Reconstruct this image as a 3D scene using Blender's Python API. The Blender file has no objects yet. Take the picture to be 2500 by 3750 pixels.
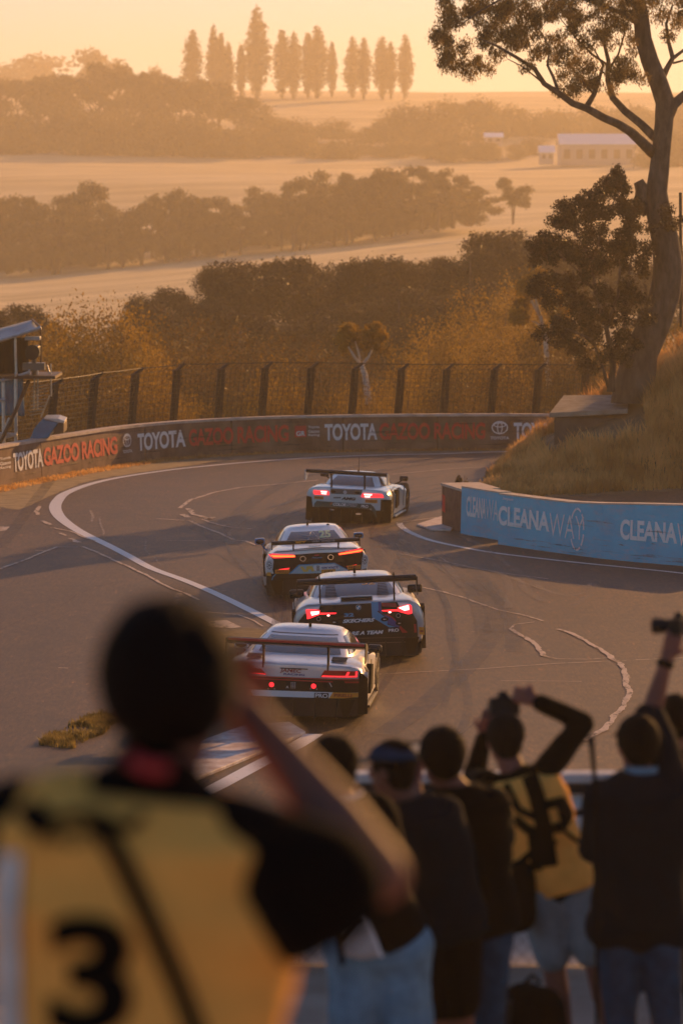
import bpy, bmesh, math, random
import numpy as np
from mathutils import Vector, Matrix, noise
sc = bpy.context.scene
R = math.radians
# ---------------------------------------------------------------- camera
F = 14000.0; CH = 7.5; HY = 743.0
PITCH = math.atan((1875-HY)/F)
cam = bpy.data.cameras.new('camera'); co = bpy.data.objects.new('camera', cam)
sc.collection.objects.link(co); sc.camera = co
co.location = (0, 0, CH); co.rotation_euler = (math.pi/2-PITCH, 0, 0)
cam.sensor_fit = 'VERTICAL'; cam.sensor_height = 36.0; cam.sensor_width = 24.0
cam.lens = F/3750*36.0
cam.clip_start = 0.3; cam.clip_end = 9000
cam.dof.use_dof = True; cam.dof.focus_distance = 63; cam.dof.aperture_fstop = 2.9
# ---------------------------------------------------------------- world, sun, exposure
SUN_EL, SUN_AZ = 15.0, 28.0          # azimuth: degrees to the right of +Y
w = bpy.data.worlds.new('World'); sc.world = w; w.use_nodes = True
nt = w.node_tree; nt.nodes.clear()
sky = nt.nodes.new('ShaderNodeTexSky'); sky.sky_type = 'NISHITA'; sky.sun_disc = False
sky.sun_elevation = R(SUN_EL); sky.sun_rotation = R(SUN_AZ)
sky.air_density = 1.0; sky.dust_density = 0; sky.ozone_density = 3
bgn = nt.nodes.new('ShaderNodeBackground'); bgn.inputs[1].default_value = 0.10
wo = nt.nodes.new('ShaderNodeOutputWorld')
tint = nt.nodes.new('ShaderNodeMix'); tint.data_type = 'RGBA'; tint.blend_type = 'MULTIPLY'; tint.inputs[0].default_value = 1
tint.inputs[7].default_value = (.61, .75, .85, 1)
nt.links.new(sky.outputs[0], tint.inputs[6]); nt.links.new(tint.outputs[2], bgn.inputs[0]); nt.links.new(bgn.outputs[0], wo.inputs[0])
sl = bpy.data.lights.new('sun', 'SUN'); sl.energy = 5.0; sl.angle = R(0.6); sl.color = (1.0, 0.48, 0.14)
so = bpy.data.objects.new('sun', sl); sc.collection.objects.link(so)
sd = Vector((math.sin(R(SUN_AZ))*math.cos(R(SUN_EL)), math.cos(R(SUN_AZ))*math.cos(R(SUN_EL)), math.sin(R(SUN_EL))))
so.rotation_euler = sd.to_track_quat('Z', 'Y').to_euler(); so.location = (60, 150, 80)
sc.view_settings.view_transform = 'Standard'; sc.view_settings.look = 'None'
sc.view_settings.exposure = 0.42; sc.view_settings.gamma = 1.0
sc.cycles.use_denoising = True
sc.cycles.max_bounces = 6; sc.cycles.volume_bounces = 1; sc.cycles.transparent_max_bounces = 12
sc.cycles.sample_clamp_indirect = 6.0
# ---------------------------------------------------------------- helpers
C = sc.collection
rng = random.Random(7); nrg = np.random.default_rng(11)

def at(px, py, d):
    """point on the line of sight through photo pixel (px,py) at world distance Y=d"""
    u = (px-1250)/F; v = (1875-py)/F
    dy = math.cos(PITCH)+v*math.sin(PITCH); dz = -math.sin(PITCH)+v*math.cos(PITCH)
    t = d/dy
    return Vector((u*t, d, CH+dz*t))
def gr(px, py, z=0.0):
    u = (px-1250)/F; v = (1875-py)/F
    dy = math.cos(PITCH)+v*math.sin(PITCH); dz = -math.sin(PITCH)+v*math.cos(PITCH)
    t = (z-CH)/dz
    return Vector((u*t, dy*t, z))
def D(x, y, d=None, z=0.0):           # coordinates measured on the 1568 px wide overview
    s = 2500/1568
    return at(x*s, y*s, d) if d is not None else gr(x*s, y*s, z)

def tag(o, label=None, cat=None, group=None, kind=None):
    if label: o['label'] = label
    if cat: o['category'] = cat
    if group: o['group'] = group
    if kind: o['kind'] = kind
    return o
def empty(name, loc=(0,0,0), rz=0.0, label=None, cat=None, group=None):
    o = bpy.data.objects.new(name, None); C.objects.link(o)
    o.location = loc; o.rotation_euler = (0, 0, rz); o.empty_display_size = 0.2
    return tag(o, label, cat, group)

class MB:
    def __init__(s): s.v = []; s.f = []
    def add(s, vs, fs):
        b = len(s.v); s.v += [tuple(v) for v in vs]; s.f += [tuple(i+b for i in f) for f in fs]; return s
    def box(s, c, size, rot=None, taper=1.0):
        hx, hy, hz = size[0]/2, size[1]/2, size[2]/2; c = Vector(c)
        vs = []
        for z in (-1, 1):
            k = taper if z > 0 else 1
            for x, y in ((-1,-1),(1,-1),(1,1),(-1,1)):
                p = Vector((x*hx*k, y*hy*k, z*hz))
                if rot: p = rot @ p
                vs.append(c+p)
        return s.add(vs, [(3,2,1,0),(4,5,6,7),(0,1,5,4),(1,2,6,5),(2,3,7,6),(3,0,4,7)])
    def loft(s, rings, cap=True, closed=True):
        n = len(rings[0]); vs = [p for r in rings for p in r]; fs = []
        for i in range(len(rings)-1):
            for j in range(n if closed else n-1):
                k = (j+1) % n
                fs.append((i*n+j, i*n+k, (i+1)*n+k, (i+1)*n+j))
        if cap and closed:
            fs.append(tuple(range(n-1, -1, -1))); fs.append(tuple((len(rings)-1)*n+j for j in range(n)))
        return s.add(vs, fs)
    def tube(s, pts, r, n=8, cap=True):
        pts = [Vector(p) for p in pts]; rs = r if isinstance(r, (list, tuple)) else [r]*len(pts)
        rings = []; prev = None
        for i, p in enumerate(pts):
            t = (pts[min(i+1, len(pts)-1)]-pts[max(i-1, 0)])
            if t.length < 1e-9: t = Vector((0,0,1))
            t.normalize()
            if prev is None:
                a = Vector((0,0,1)) if abs(t.z) < .9 else Vector((1,0,0)); u = t.cross(a).normalized()
            else:
                u = (prev-t*prev.dot(t))
                u = u.normalized() if u.length > 1e-6 else t.orthogonal().normalized()
            prev = u; v = t.cross(u)
            rings.append([p+(u*math.cos(2*math.pi*k/n)+v*math.sin(2*math.pi*k/n))*rs[i] for k in range(n)])
        return s.loft(rings, cap)
    def ell(s, c, r, nu=14, nv=9, rot=None):
        c = Vector(c); rings = []
        for i in range(nv+1):
            a = math.pi*i/nv*0.998+0.003; z = math.cos(a); q = math.sin(a)
            ring = []
            for k in range(nu):
                p = Vector((q*math.cos(2*math.pi*k/nu)*r[0], q*math.sin(2*math.pi*k/nu)*r[1], z*r[2]))
                if rot: p = rot @ p
                ring.append(c+p)
            rings.append(ring)
        return s.loft(rings[::-1])
    def prism(s, poly, z0, z1, f=None):
        """2-D polygon extruded between z0 and z1; f maps (a,b,c) to a point"""
        f = f or (lambda a, b, c: (a, b, c)); n = len(poly)
        vs = [f(a, b, z0) for a, b in poly]+[f(a, b, z1) for a, b in poly]
        return s.add(vs, [tuple(range(n-1, -1, -1)), tuple(range(n, 2*n))]+[(i, (i+1) % n, n+(i+1) % n, n+i) for i in range(n)])
    def build(s, name, mat, parent=None, smooth=False, bevel=0.0, sub=0, auto=None):
        me = bpy.data.meshes.new(name); me.from_pydata(s.v, [], s.f); me.update()
        return mesh_obj(name, me, mat, parent, smooth, bevel, sub, auto)
def mesh_obj(name, me, mat, parent=None, smooth=False, bevel=0.0, sub=0, auto=None):
    bm = bmesh.new(); bm.from_mesh(me); bmesh.ops.recalc_face_normals(bm, faces=bm.faces[:])
    if smooth or auto:
        for f in bm.faces: f.smooth = True
    if auto:
        for e in bm.edges:
            if len(e.link_faces) == 2 and e.calc_face_angle(0) > R(auto): e.smooth = False
    bm.to_mesh(me); bm.free()
    o = bpy.data.objects.new(name, me); C.objects.link(o)
    if mat: me.materials.append(mat)
    if bevel:
        m = o.modifiers.new('b', 'BEVEL'); m.width = bevel; m.segments = 2; m.limit_method = 'ANGLE'; m.angle_limit = R(40)
    if sub:
        m = o.modifiers.new('s', 'SUBSURF'); m.levels = sub; m.render_levels = sub
    if parent is not None: o.parent = parent
    return o
def fast_obj(name, v, f4, mat, parent=None):
    """big numpy mesh: v (N,3), f4 (M,k) all the same size"""
    v = np.asarray(v, dtype=np.float32); f4 = np.asarray(f4, dtype=np.int32); k = f4.shape[1]
    me = bpy.data.meshes.new(name)
    me.vertices.add(len(v)); me.vertices.foreach_set('co', v.ravel())
    me.loops.add(f4.size); me.loops.foreach_set('vertex_index', f4.ravel())
    me.polygons.add(len(f4)); me.polygons.foreach_set('loop_start', np.arange(0, f4.size, k, dtype=np.int32))
    me.update(calc_edges=True); me.validate()
    o = bpy.data.objects.new(name, me); C.objects.link(o); me.materials.append(mat)
    if parent is not None: o.parent = parent
    return o
def copy_thing(o, loc, rz=None, scale=None, label=None):
    c = o.copy(); C.objects.link(c); c.location = loc
    if rz is not None: c.rotation_euler = (0, 0, rz)
    if scale is not None: c.scale = scale if hasattr(scale, '__len__') else (scale,)*3
    if label: c['label'] = label
    for ch in o.children:
        d = ch.copy(); C.objects.link(d); d.parent = c
        for g in ch.children:
            e = g.copy(); C.objects.link(e); e.parent = d
    return c

# ---------------------------------------------------------------- materials
def new_mat(name):
    m = bpy.data.materials.new(name); m.use_nodes = True
    return m, m.node_tree, m.node_tree.nodes['Principled BSDF']
def mat(name, col, rough=.6, metal=0.0, var=0.0, scale=8.0, col2=None, bump=0.0, bscale=60.0, spec=.5, coat=0.0, stretch=None, emit=None, estr=0.0):
    m, t, b = new_mat(name)
    b.inputs['Base Color'].default_value = (*col, 1); b.inputs['Roughness'].default_value = rough
    b.inputs['Metallic'].default_value = metal; b.inputs['Specular IOR Level'].default_value = spec
    b.inputs['Coat Weight'].default_value = coat; b.inputs['Coat Roughness'].default_value = .08
    if emit: b.inputs['Emission Color'].default_value = (*emit, 1); b.inputs['Emission Strength'].default_value = estr
    tc = t.nodes.new('ShaderNodeTexCoord'); src = tc.outputs['Object']
    if stretch:
        mp = t.nodes.new('ShaderNodeMapping'); mp.inputs['Scale'].default_value = stretch
        t.links.new(src, mp.inputs[0]); src = mp.outputs[0]
    if var or col2:
        n = t.nodes.new('ShaderNodeTexNoise'); n.inputs['Scale'].default_value = scale; n.inputs['Detail'].default_value = 6
        n.inputs['Roughness'].default_value = .65
        t.links.new(src, n.inputs['Vector'])
        r = t.nodes.new('ShaderNodeValToRGB'); r.color_ramp.elements[0].position = .35; r.color_ramp.elements[1].position = .66
        c2 = col2 or tuple(min(1, c*(1+var)) for c in col); c1 = col if col2 else tuple(c*(1-var) for c in col)
        r.color_ramp.elements[0].color = (*c1, 1); r.color_ramp.elements[1].color = (*c2, 1)
        t.links.new(n.outputs[0], r.inputs[0]); t.links.new(r.outputs[0], b.inputs['Base Color'])
    if bump:
        n = t.nodes.new('ShaderNodeTexNoise'); n.inputs['Scale'].default_value = bscale; n.inputs['Detail'].default_value = 5
        t.links.new(src, n.inputs['Vector'])
        bp = t.nodes.new('ShaderNodeBump'); bp.inputs['Strength'].default_value = bump; bp.inputs['Distance'].default_value = .02
        t.links.new(n.outputs[0], bp.inputs['Height']); t.links.new(bp.outputs[0], b.inputs['Normal'])
    return m
def leaf_mat(name, c1, c2, trans=.5, scale=.6, rough=.55):
    m = bpy.data.materials.new(name); m.use_nodes = True; t = m.node_tree; t.nodes.clear()
    o = t.nodes.new('ShaderNodeOutputMaterial'); d = t.nodes.new('ShaderNodeBsdfPrincipled'); tr = t.nodes.new('ShaderNodeBsdfTranslucent')
    d.inputs['Roughness'].default_value = rough; d.inputs['Specular IOR Level'].default_value = .3
    tc = t.nodes.new('ShaderNodeTexCoord'); n = t.nodes.new('ShaderNodeTexNoise'); n.inputs['Scale'].default_value = scale; n.inputs['Detail'].default_value = 4
    t.links.new(tc.outputs['Object'], n.inputs['Vector'])
    r = t.nodes.new('ShaderNodeValToRGB'); r.color_ramp.elements[0].position = .4; r.color_ramp.elements[1].position = .62
    r.color_ramp.elements[0].color = (*c1, 1); r.color_ramp.elements[1].color = (*c2, 1)
    mx = t.nodes.new('ShaderNodeMixShader'); mx.inputs[0].default_value = trans
    t.links.new(n.outputs[0], r.inputs[0]); t.links.new(r.outputs[0], d.inputs['Base Color']); t.links.new(r.outputs[0], tr.inputs['Color'])
    t.links.new(d.outputs[0], mx.inputs[1]); t.links.new(tr.outputs[0], mx.inputs[2]); t.links.new(mx.outputs[0], o.inputs[0])
    return m

def asphalt_mat():
    m, t, b = new_mat('asphalt'); L = t.links.new; N = t.nodes.new
    tc = N('ShaderNodeTexCoord'); P = tc.outputs['Object']
    def nz(scale, det=6, rough=.6, st=None, dist=0.0):
        n = N('ShaderNodeTexNoise'); n.inputs['Scale'].default_value = scale; n.inputs['Detail'].default_value = det
        n.inputs['Roughness'].default_value = rough; n.inputs['Distortion'].default_value = dist
        if st:
            mp = N('ShaderNodeMapping'); mp.inputs['Scale'].default_value = st; L(P, mp.inputs[0]); L(mp.outputs[0], n.inputs['Vector'])
        else: L(P, n.inputs['Vector'])
        return n.outputs[0]
    def ramp(src, a, b_, c1, c2):
        r = N('ShaderNodeValToRGB'); e = r.color_ramp.elements; e[0].position = a; e[1].position = b_; e[0].color = (*c1, 1); e[1].color = (*c2, 1)
        L(src, r.inputs[0]); return r.outputs[0]
    def mix(f, a, b_, mode='MULTIPLY'):
        x = N('ShaderNodeMix'); x.data_type = 'RGBA'; x.blend_type = mode; x.inputs[0].default_value = f
        L(a, x.inputs[6]); L(b_, x.inputs[7]); return x.outputs[2]
    big = ramp(nz(.16, 5), .3, .7, (.050, .0240, .0075), (.088, .043, .015))
    mid = ramp(nz(1.0, 6, .7, (1, .25, 1), 1.5), .3, .72, (.74, .74, .75), (1.18, 1.16, 1.14))
    fine = ramp(nz(30, 3, .8), .36, .64, (.38, .38, .38), (1.75, 1.68, 1.6))
    spk = ramp(nz(55, 2, .5), .66, .74, (1, 1, 1), (3.2, 2.9, 2.6))
    strk = ramp(nz(2.2, 5, .6, (1, .12, 1)), .35, .65, (.85, .85, .86), (1.1, 1.09, 1.08))
    c = mix(1, big, mid); c = mix(1, c, fine); c = mix(.7, c, spk); c = mix(.8, c, strk)
    pt = ramp(nz(.55, 3, .5, (1, .5, 1), 2.5), .50, .56, (1, 1, 1), (.80, .80, .82)); c = mix(.8, c, pt); c = mix(.9, c, ramp(nz(7, 4, .75, (1, .4, 1)), .35, .7, (.66, .66, .66), (1.35, 1.33, 1.3)))
    c = mix(1, c, ramp(nz(16, 3, .8, (1, .14, 1)), .36, .64, (.55, .55, .55), (1.5, 1.48, 1.45))); c = mix(1, c, ramp(nz(7, 2, .5, (1, .16, 1)), .69, .72, (1, 1, 1), (2.2, 2.1, 2.0)))
    L(c, b.inputs['Base Color']); b.inputs['Roughness'].default_value = .58; b.inputs['Specular IOR Level'].default_value = .35
    bp = N('ShaderNodeBump'); bp.inputs['Strength'].default_value = .7; bp.inputs['Distance'].default_value = .012
    L(nz(60, 4, .7), bp.inputs['Height']); L(bp.outputs[0], b.inputs['Normal'])
    return m
def alpha_mat(name, col, lo, hi, scale, amax, rough=.6, st=None):
    """worn paint / rubber: opacity broken up by noise"""
    m = mat(name, col, rough); t = m.node_tree; b = t.nodes['Principled BSDF']
    n = t.nodes.new('ShaderNodeTexNoise'); n.inputs['Scale'].default_value = scale; n.inputs['Detail'].default_value = 7; n.inputs['Roughness'].default_value = .75
    tc = t.nodes['Texture Coordinate']; src = tc.outputs['Object']
    if st:
        mp = t.nodes.new('ShaderNodeMapping'); mp.inputs['Scale'].default_value = st; t.links.new(src, mp.inputs[0]); src = mp.outputs[0]
    t.links.new(src, n.inputs['Vector'])
    mr = t.nodes.new('ShaderNodeMapRange'); mr.inputs[1].default_value = lo; mr.inputs[2].default_value = hi; mr.inputs[3].default_value = 0; mr.inputs[4].default_value = amax
    t.links.new(n.outputs[0], mr.inputs[0]); t.links.new(mr.outputs[0], b.inputs['Alpha'])
    return m
M = {}
M['asphalt'] = asphalt_mat()
M['ground'] = mat('dry_ground', (.16, .12, .07), .95, scale=.05, col2=(.26, .20, .12), bump=.4, bscale=.8)
M['dirt'] = mat('dirt', (.16, .115, .07), .95, scale=2.5, col2=(.33, .24, .14), bump=.9, bscale=9)
M['bank'] = mat('bank_soil', (.10, .07, .04), .95, scale=1.5, col2=(.20, .145, .08), bump=.8, bscale=6)
M['mound'] = mat('mound_soil', (.30, .23, .17), .95, scale=2.0, col2=(.42, .34, .26), bump=.6, bscale=14)
M['line'] = alpha_mat('white_road_paint', (.72, .70, .68), .22, .40, 6.0, 1.0, .55)
M['seal'] = alpha_mat('crack_sealant', (.60, .46, .34), .32, .50, 5.0, .92, .6, st=(1, .3, 1))
M['seal_thin'] = alpha_mat('worn_scrape_marks', (.55, .44, .36), .35, .62, 5.0, .6, .6)
M['rubber'] = alpha_mat('tyre_rubber', (.022, .02, .02), .30, .75, 1.2, .5, .5)
M['scuff'] = alpha_mat('pale_tyre_scuff', (.30, .25, .21), .35, .8, 1.5, .42, .6)
M['concrete'] = mat('weathered_concrete', (.12, .060, .040), .9, scale=1.4, col2=(.26, .155, .11), bump=.5, bscale=20)
M['conc_light'] = mat('pale_concrete', (.20, .15, .11), .9, scale=3, col2=(.34, .27, .21), bump=.4, bscale=25)
M['bark'] = mat('gum_bark', (.045, .032, .026), .95, scale=5, col2=(.13, .095, .075), bump=.8, bscale=14, stretch=(1, 1, .35))
M['bark_pale'] = mat('pale_bark', (.38, .32, .27), .8, scale=6, col2=(.55, .48, .42), bump=.3)
M['dark_metal'] = mat('dark_metal', (.012, .010, .010), .6, .3, var=.3)
M['galv'] = mat('galvanised_steel', (.45, .44, .42), .45, .7, var=.2, scale=10)
M['leaf_gum'] = leaf_mat('gum_leaf', (.08, .06, .025), (.25, .165, .06), .58, 1.6)
M['leaf_dark'] = leaf_mat('dark_leaf', (.010, .008, .003), (.05, .03, .008), .3, 1.3)
M['leaf_gold'] = leaf_mat('golden_leaf', (.12, .07, .008), (.34, .20, .022), .6, .7)
M['leaf_olive'] = leaf_mat('olive_leaf', (.05, .03, .006), (.17, .095, .014), .5, .6)
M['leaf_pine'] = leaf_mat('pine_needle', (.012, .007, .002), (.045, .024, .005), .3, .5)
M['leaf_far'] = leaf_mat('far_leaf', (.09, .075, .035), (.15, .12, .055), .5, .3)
M['grass'] = leaf_mat('dry_grass', (.48, .25, .08), (.82, .49, .19), .58, .8)
M['white_paint'] = mat('white_paint', (.74, .73, .72), .5, var=.05)
# ================================================================ terrain
def smooth(a, b, x):
    t = np.clip((x-a)/(b-a), 0, 1); return t*t*(3-2*t)
# inner foot of the concrete wall, from the left past the frame round to the right
WALL_P = [(0,1786),(80,1769),(160,1753),(300,1727),(446,1702),(600,1684),(765,1671),(930,1662),(1100,1656),(1434,1650),(1700,1648),(1913,1648)]
wall_pts = [gr(*p) for p in WALL_P]
pre = [Vector((-10.6, 94.5, 0)), Vector((-12.6, 87.5, 0)), Vector((-15.2, 79, 0))]
post = [Vector((9.5, 115.6, 0)), Vector((14, 113.6, 0)), Vector((22, 109, 0)), Vector((32, 102, 0))]
ctrl = pre[::-1]+wall_pts+post
def resample(pts, step):
    """Catmull-Rom through pts, then even spacing"""
    out = []
    for i in range(len(pts)-1):
        p0 = pts[max(i-1, 0)]; p1 = pts[i]; p2 = pts[i+1]; p3 = pts[min(i+2, len(pts)-1)]
        for k in range(12):
            t = k/12
            out.append(.5*((2*p1)+(p2-p0)*t+(2*p0-5*p1+4*p2-p3)*t*t+(3*p1-p0-3*p2+p3)*t**3))
    out.append(pts[-1])
    L = [0]
    for a, b in zip(out, out[1:]): L.append(L[-1]+(b-a).length)
    n = max(2, int(L[-1]/step)+1); res = []; j = 0
    for i in range(n):
        s = L[-1]*i/(n-1)
        while j < len(L)-2 and L[j+1] < s: j += 1
        t = (s-L[j])/max(1e-9, L[j+1]-L[j]); res.append(out[j].lerp(out[j+1], min(1, t)))
    return res
WALL = resample(ctrl, .5)
WS = [0]
for a, b in zip(WALL, WALL[1:]): WS.append(WS[-1]+(b-a).length)
def wall_at(s):
    s = max(0, min(WS[-1]-1e-4, s)); i = int(np.searchsorted(WS, s, side='right')-1); i = min(i, len(WALL)-2)
    t = (s-WS[i])/(WS[i+1]-WS[i]); p = WALL[i].lerp(WALL[i+1], t)
    k = max(0, min(i-1, len(WALL)-4)); d = (WALL[k+3]-WALL[k]).normalized()
    return p, d, Vector((d.y, -d.x, 0))         # point, direction, normal towards the track
def proj(p):
    dx, dy, dz = p[0], p[1], p[2]-CH
    yc = dy*math.cos(PITCH)-dz*math.sin(PITCH); zc = dz*math.cos(PITCH)+dy*math.sin(PITCH)
    return 1250+F*dx/yc, 1875-F*zc/yc
def wall_s_of(px):
    lo = min(range(len(WALL)), key=lambda i: abs(proj(WALL[i])[0]-px) if WALL[i].y > 93 else 1e9)
    best = min((abs(proj(wall_at(WS[lo]+k*.02)[0])[0]-px), WS[lo]+k*.02) for k in range(-40, 41))
    return best[1]
wall_np = np.array([(p.x, p.y) for p in WALL])
def outside(x, y):
    """signed distance beyond the wall (positive = outside the circuit)"""
    x = np.asarray(x, float); y = np.asarray(y, float); best = np.full(x.shape, 1e9); sg = np.zeros(x.shape)
    for i in range(0, len(wall_np)-1, 2):
        a = wall_np[i]; b = wall_np[min(i+2, len(wall_np)-1)]; d = b-a; l2 = d@d
        if l2 < 1e-9: continue
        t = np.clip(((x-a[0])*d[0]+(y-a[1])*d[1])/l2, 0, 1)
        ex = x-(a[0]+t*d[0]); ey = y-(a[1]+t*d[1]); q = np.hypot(ex, ey)
        s = np.sign(d[0]*(y-a[1])-d[1]*(x-a[0]))
        m = q < best; best = np.where(m, q, best); sg = np.where(m, s, sg)
    return best*sg
def hash2(x, y, f):
    return np.sin(x*f*1.7+y*f*.6)*.5+np.sin(x*f*.45-y*f*1.3+1.7)*.5
def terrain(x, y):
    x = np.asarray(x, float); y = np.asarray(y, float)
    near = np.interp(y, [-60, 0, 5.6, 16, 20.5, 24.0, 26], [6.6, 5.9, 5.10, 3.46, 3.36, .1, -.06])
    ds = [24, 118, 150, 220, 300, 420, 600, 800, 900, 1300, 2600, 4200]
    zl = [-.06, -.06, -5, -9, -3.5, -4.5, -3.5, 13.4, 17, 44, 84, 110]
    zr = [-.06, -.06, -3, -5, 1.0, 2.5, 5.5, 14.5, 18, 44, 80, 105]
    d = y
    t = np.clip((x/np.maximum(d, 60)+.09)/.18, 0, 1)
    far = np.interp(d, ds, zl)*(1-t)+np.interp(d, ds, zr)*t
    far = far+hash2(x, y, .02)*np.clip((d-200)/600, 0, 1)*1.2
    o = outside(x, y)
    drop = -6*smooth(.5, 22, o)
    side = np.where(y < 170, np.where(o > .4, np.minimum(-.06, drop), -.06), far)
    bl = smooth(135, 175, y)
    z = np.where(y < 26, near, np.where(y < 135, side, side*(1-bl)+far*bl))
    return np.where(y >= 135, np.where(o > 0, drop*(1-bl)+far*bl, far*bl-.06*(1-bl)), z)
ys = np.concatenate([np.linspace(-60, 0, 5), np.linspace(3, 27, 17), np.linspace(30, 90, 16), np.linspace(92, 180, 60), np.geomspace(184, 2900, 90)])
us = np.linspace(-1, 1, 121)
Y, U = np.meshgrid(ys, us, indexing='ij'); X = U*(45+np.maximum(Y, 0)*.55)
Z = terrain(X, Y)
v = np.stack([X, Y, Z], -1).reshape(-1, 3); n0, n1 = X.shape
ii, jj = np.meshgrid(np.arange(n0-1), np.arange(n1-1), indexing='ij')
a = (ii*n1+jj).ravel(); f = np.stack([a, a+1, a+n1+1, a+n1], -1)
def field_mat():
    m = mat('fields', (.36, .26, .12), .95, scale=.022, col2=(.66, .52, .30), bump=.0, stretch=(1, 3.2, 1))
    return m
g = fast_obj('ground', v, f, field_mat()); tag(g, kind='structure')
for p in g.data.polygons: p.use_smooth = True
# spectator mound surface just above the ground
xs = np.linspace(-14, 14, 57); yy = np.linspace(-6, 20.4, 54); XX, YY = np.meshgrid(xs, yy, indexing='ij')
ZZ = terrain(XX, YY)+.02+.015*hash2(XX, YY, 5)
v = np.stack([XX, YY, ZZ], -1).reshape(-1, 3); n0, n1 = XX.shape
ii, jj = np.meshgrid(np.arange(n0-1), np.arange(n1-1), indexing='ij'); a = (ii*n1+jj).ravel()
o = fast_obj('path', v, np.stack([a, a+n1, a+n1+1, a+1], -1), M['mound']); tag(o, kind='structure')

def sheet(name, pts, z, m, kind='structure'):
    bm = bmesh.new(); vs = [bm.verts.new((p[0], p[1], z)) for p in pts]; f = bm.faces.new(vs)
    bmesh.ops.triangulate(bm, faces=[f]); me = bpy.data.meshes.new(name); bm.to_mesh(me); bm.free()
    o = mesh_obj(name, me, m); 
    for p in o.data.polygons:
        pass
    return tag(o, kind=kind)
# ---- track: everything inside the wall
inner = [p+wall_at(s)[2]*.05 for p, s in zip(WALL, WS)]
tp = [(-40, 26)]+[(-34, 60)]+[(p.x, p.y) for p in inner]+[(44, 80), (44, 26)]
sheet('track', tp, 0.0, M['asphalt'])
# ---- dirt verge along the outer wall
VB = [(-60,1882),(0,1858),(60,1868),(105,1856),(150,1832),(211,1806),(262,1786),(319,1764),(446,1741),(622,1715),(760,1696),(900,1684),(1050,1676),(1250,1668),(1434,1663),(1600,1660),(1925,1658)]
vb = [gr(*p) for p in VB]
vb = resample(vb, .35)
for p in vb: p.x += (noise.noise(p*1.7))*.10; p.y += noise.noise(p*2.3+Vector((7,0,0)))*.16
ws0, ws1 = wall_s_of(0)-2.2, WS[-1]-1
edge = [wall_at(ws0+(ws1-ws0)*k/80)[0] for k in range(81)]
poly = [(p.x, p.y) for p in edge[::-1]]
last = vb[-1]; ext = [Vector((9.5, 114.6, 0)), Vector((14, 112.6, 0)), Vector((22, 108, 0)), Vector((31, 101.5, 0))]
first = vb[0]+Vector((-1.2, -3.5, 0))
poly = [(p.x, p.y) for p in [first]+vb+ext]+poly
sheet('verge', poly, .004, M['dirt'])

# ---- ribbons for lines and cracks
def ribbon(name, pts, width, z, m, jag=0.0, step=.25, seed=0, kind='structure', smoothcurve=True, taper=False):
    P = [Vector((p[0], p[1], 0)) for p in pts]
    if smoothcurve and len(P) > 2: P = resample(P, step)
    else:
        q = []
        for a_, b_ in zip(P, P[1:]):
            n = max(1, int((b_-a_).length/step)); q += [a_.lerp(b_, k/n) for k in range(n)]
        P = q+[P[-1]]
    r = random.Random(seed); vs = []; fs = []; n = len(P); so_ = seed*3.7
    for i, p in enumerate(P):
        t = (P[min(i+1, n-1)]-P[max(i-1, 0)]); t = t.normalized() if t.length > 0 else Vector((1,0,0)); nn = Vector((t.y, -t.x, 0))
        wd = width(i/(n-1)) if callable(width) else width
        if taper: wd *= min(1, 4*min(i, n-1-i)/n+.15)
        if jag:
            s_ = i*step; ns = lambda f_, o_: noise.noise(Vector((s_*f_+so_, o_+seed*1.3, 0)))
            c = p+nn*jag*(ns(.45, 0)*.22+ns(1.6, 5)*.05); k1 = .8+jag*(ns(2.2, 9)*1.1+ns(6, 2)*.9); k2 = .8+jag*(ns(2.2, 19)*1.1+ns(6, 12)*.9)
            a_ = max(.12, k1)*wd/2; b_ = max(.12, k2)*wd/2
        else: c = p; a_ = b_ = wd/2
        vs += [(*(c+nn*a_).xy, z), (*(c-nn*b_).xy, z)]
        if i: fs.append((2*i-2, 2*i-1, 2*i+1, 2*i))
    me = bpy.data.meshes.new(name); me.from_pydata(vs, [], fs)
    return tag(mesh_obj(name, me, m), kind=kind)
outer = [(1040,2304),(1028,2294),(960,2258),(797,2178),(680,2128),(558,2083),(470,2036),(399,1999),(330,1966),(279,1939),(235,1908),(213,1885),(203,1858),(214,1832),(244,1806),(330,1774),(446,1748),(622,1722),(760,1707),(900,1694),(1050,1683),(1250,1672),(1434,1666),(1600,1663),(1925,1654)]
op = [gr(*p) for p in outer]+[Vector((10, 114.0, 0)), Vector((15, 111.5, 0))]
ribbon('road_marking', op, lambda t: .20+.10*math.exp(-((t-.42)/.12)**2), .009, M['line'])
innerl = [(1462,1915),(1468,1928),(1500,1950),(1570,1978),(1690,2005),(1826,2028),(2073,2057),(2300,2080),(2500,2101),(2800,2140)]
ribbon('road_marking', [gr(*p) for p in innerl], .15, .009, M['line'])
# line past the kerb at the bottom, near the spectators
ribbon('road_marking', [gr(*p) for p in [(700,2925),(800,2880),(950,2800),(1080,2735),(1150,2690)]], .26, .009, M['line'])
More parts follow.
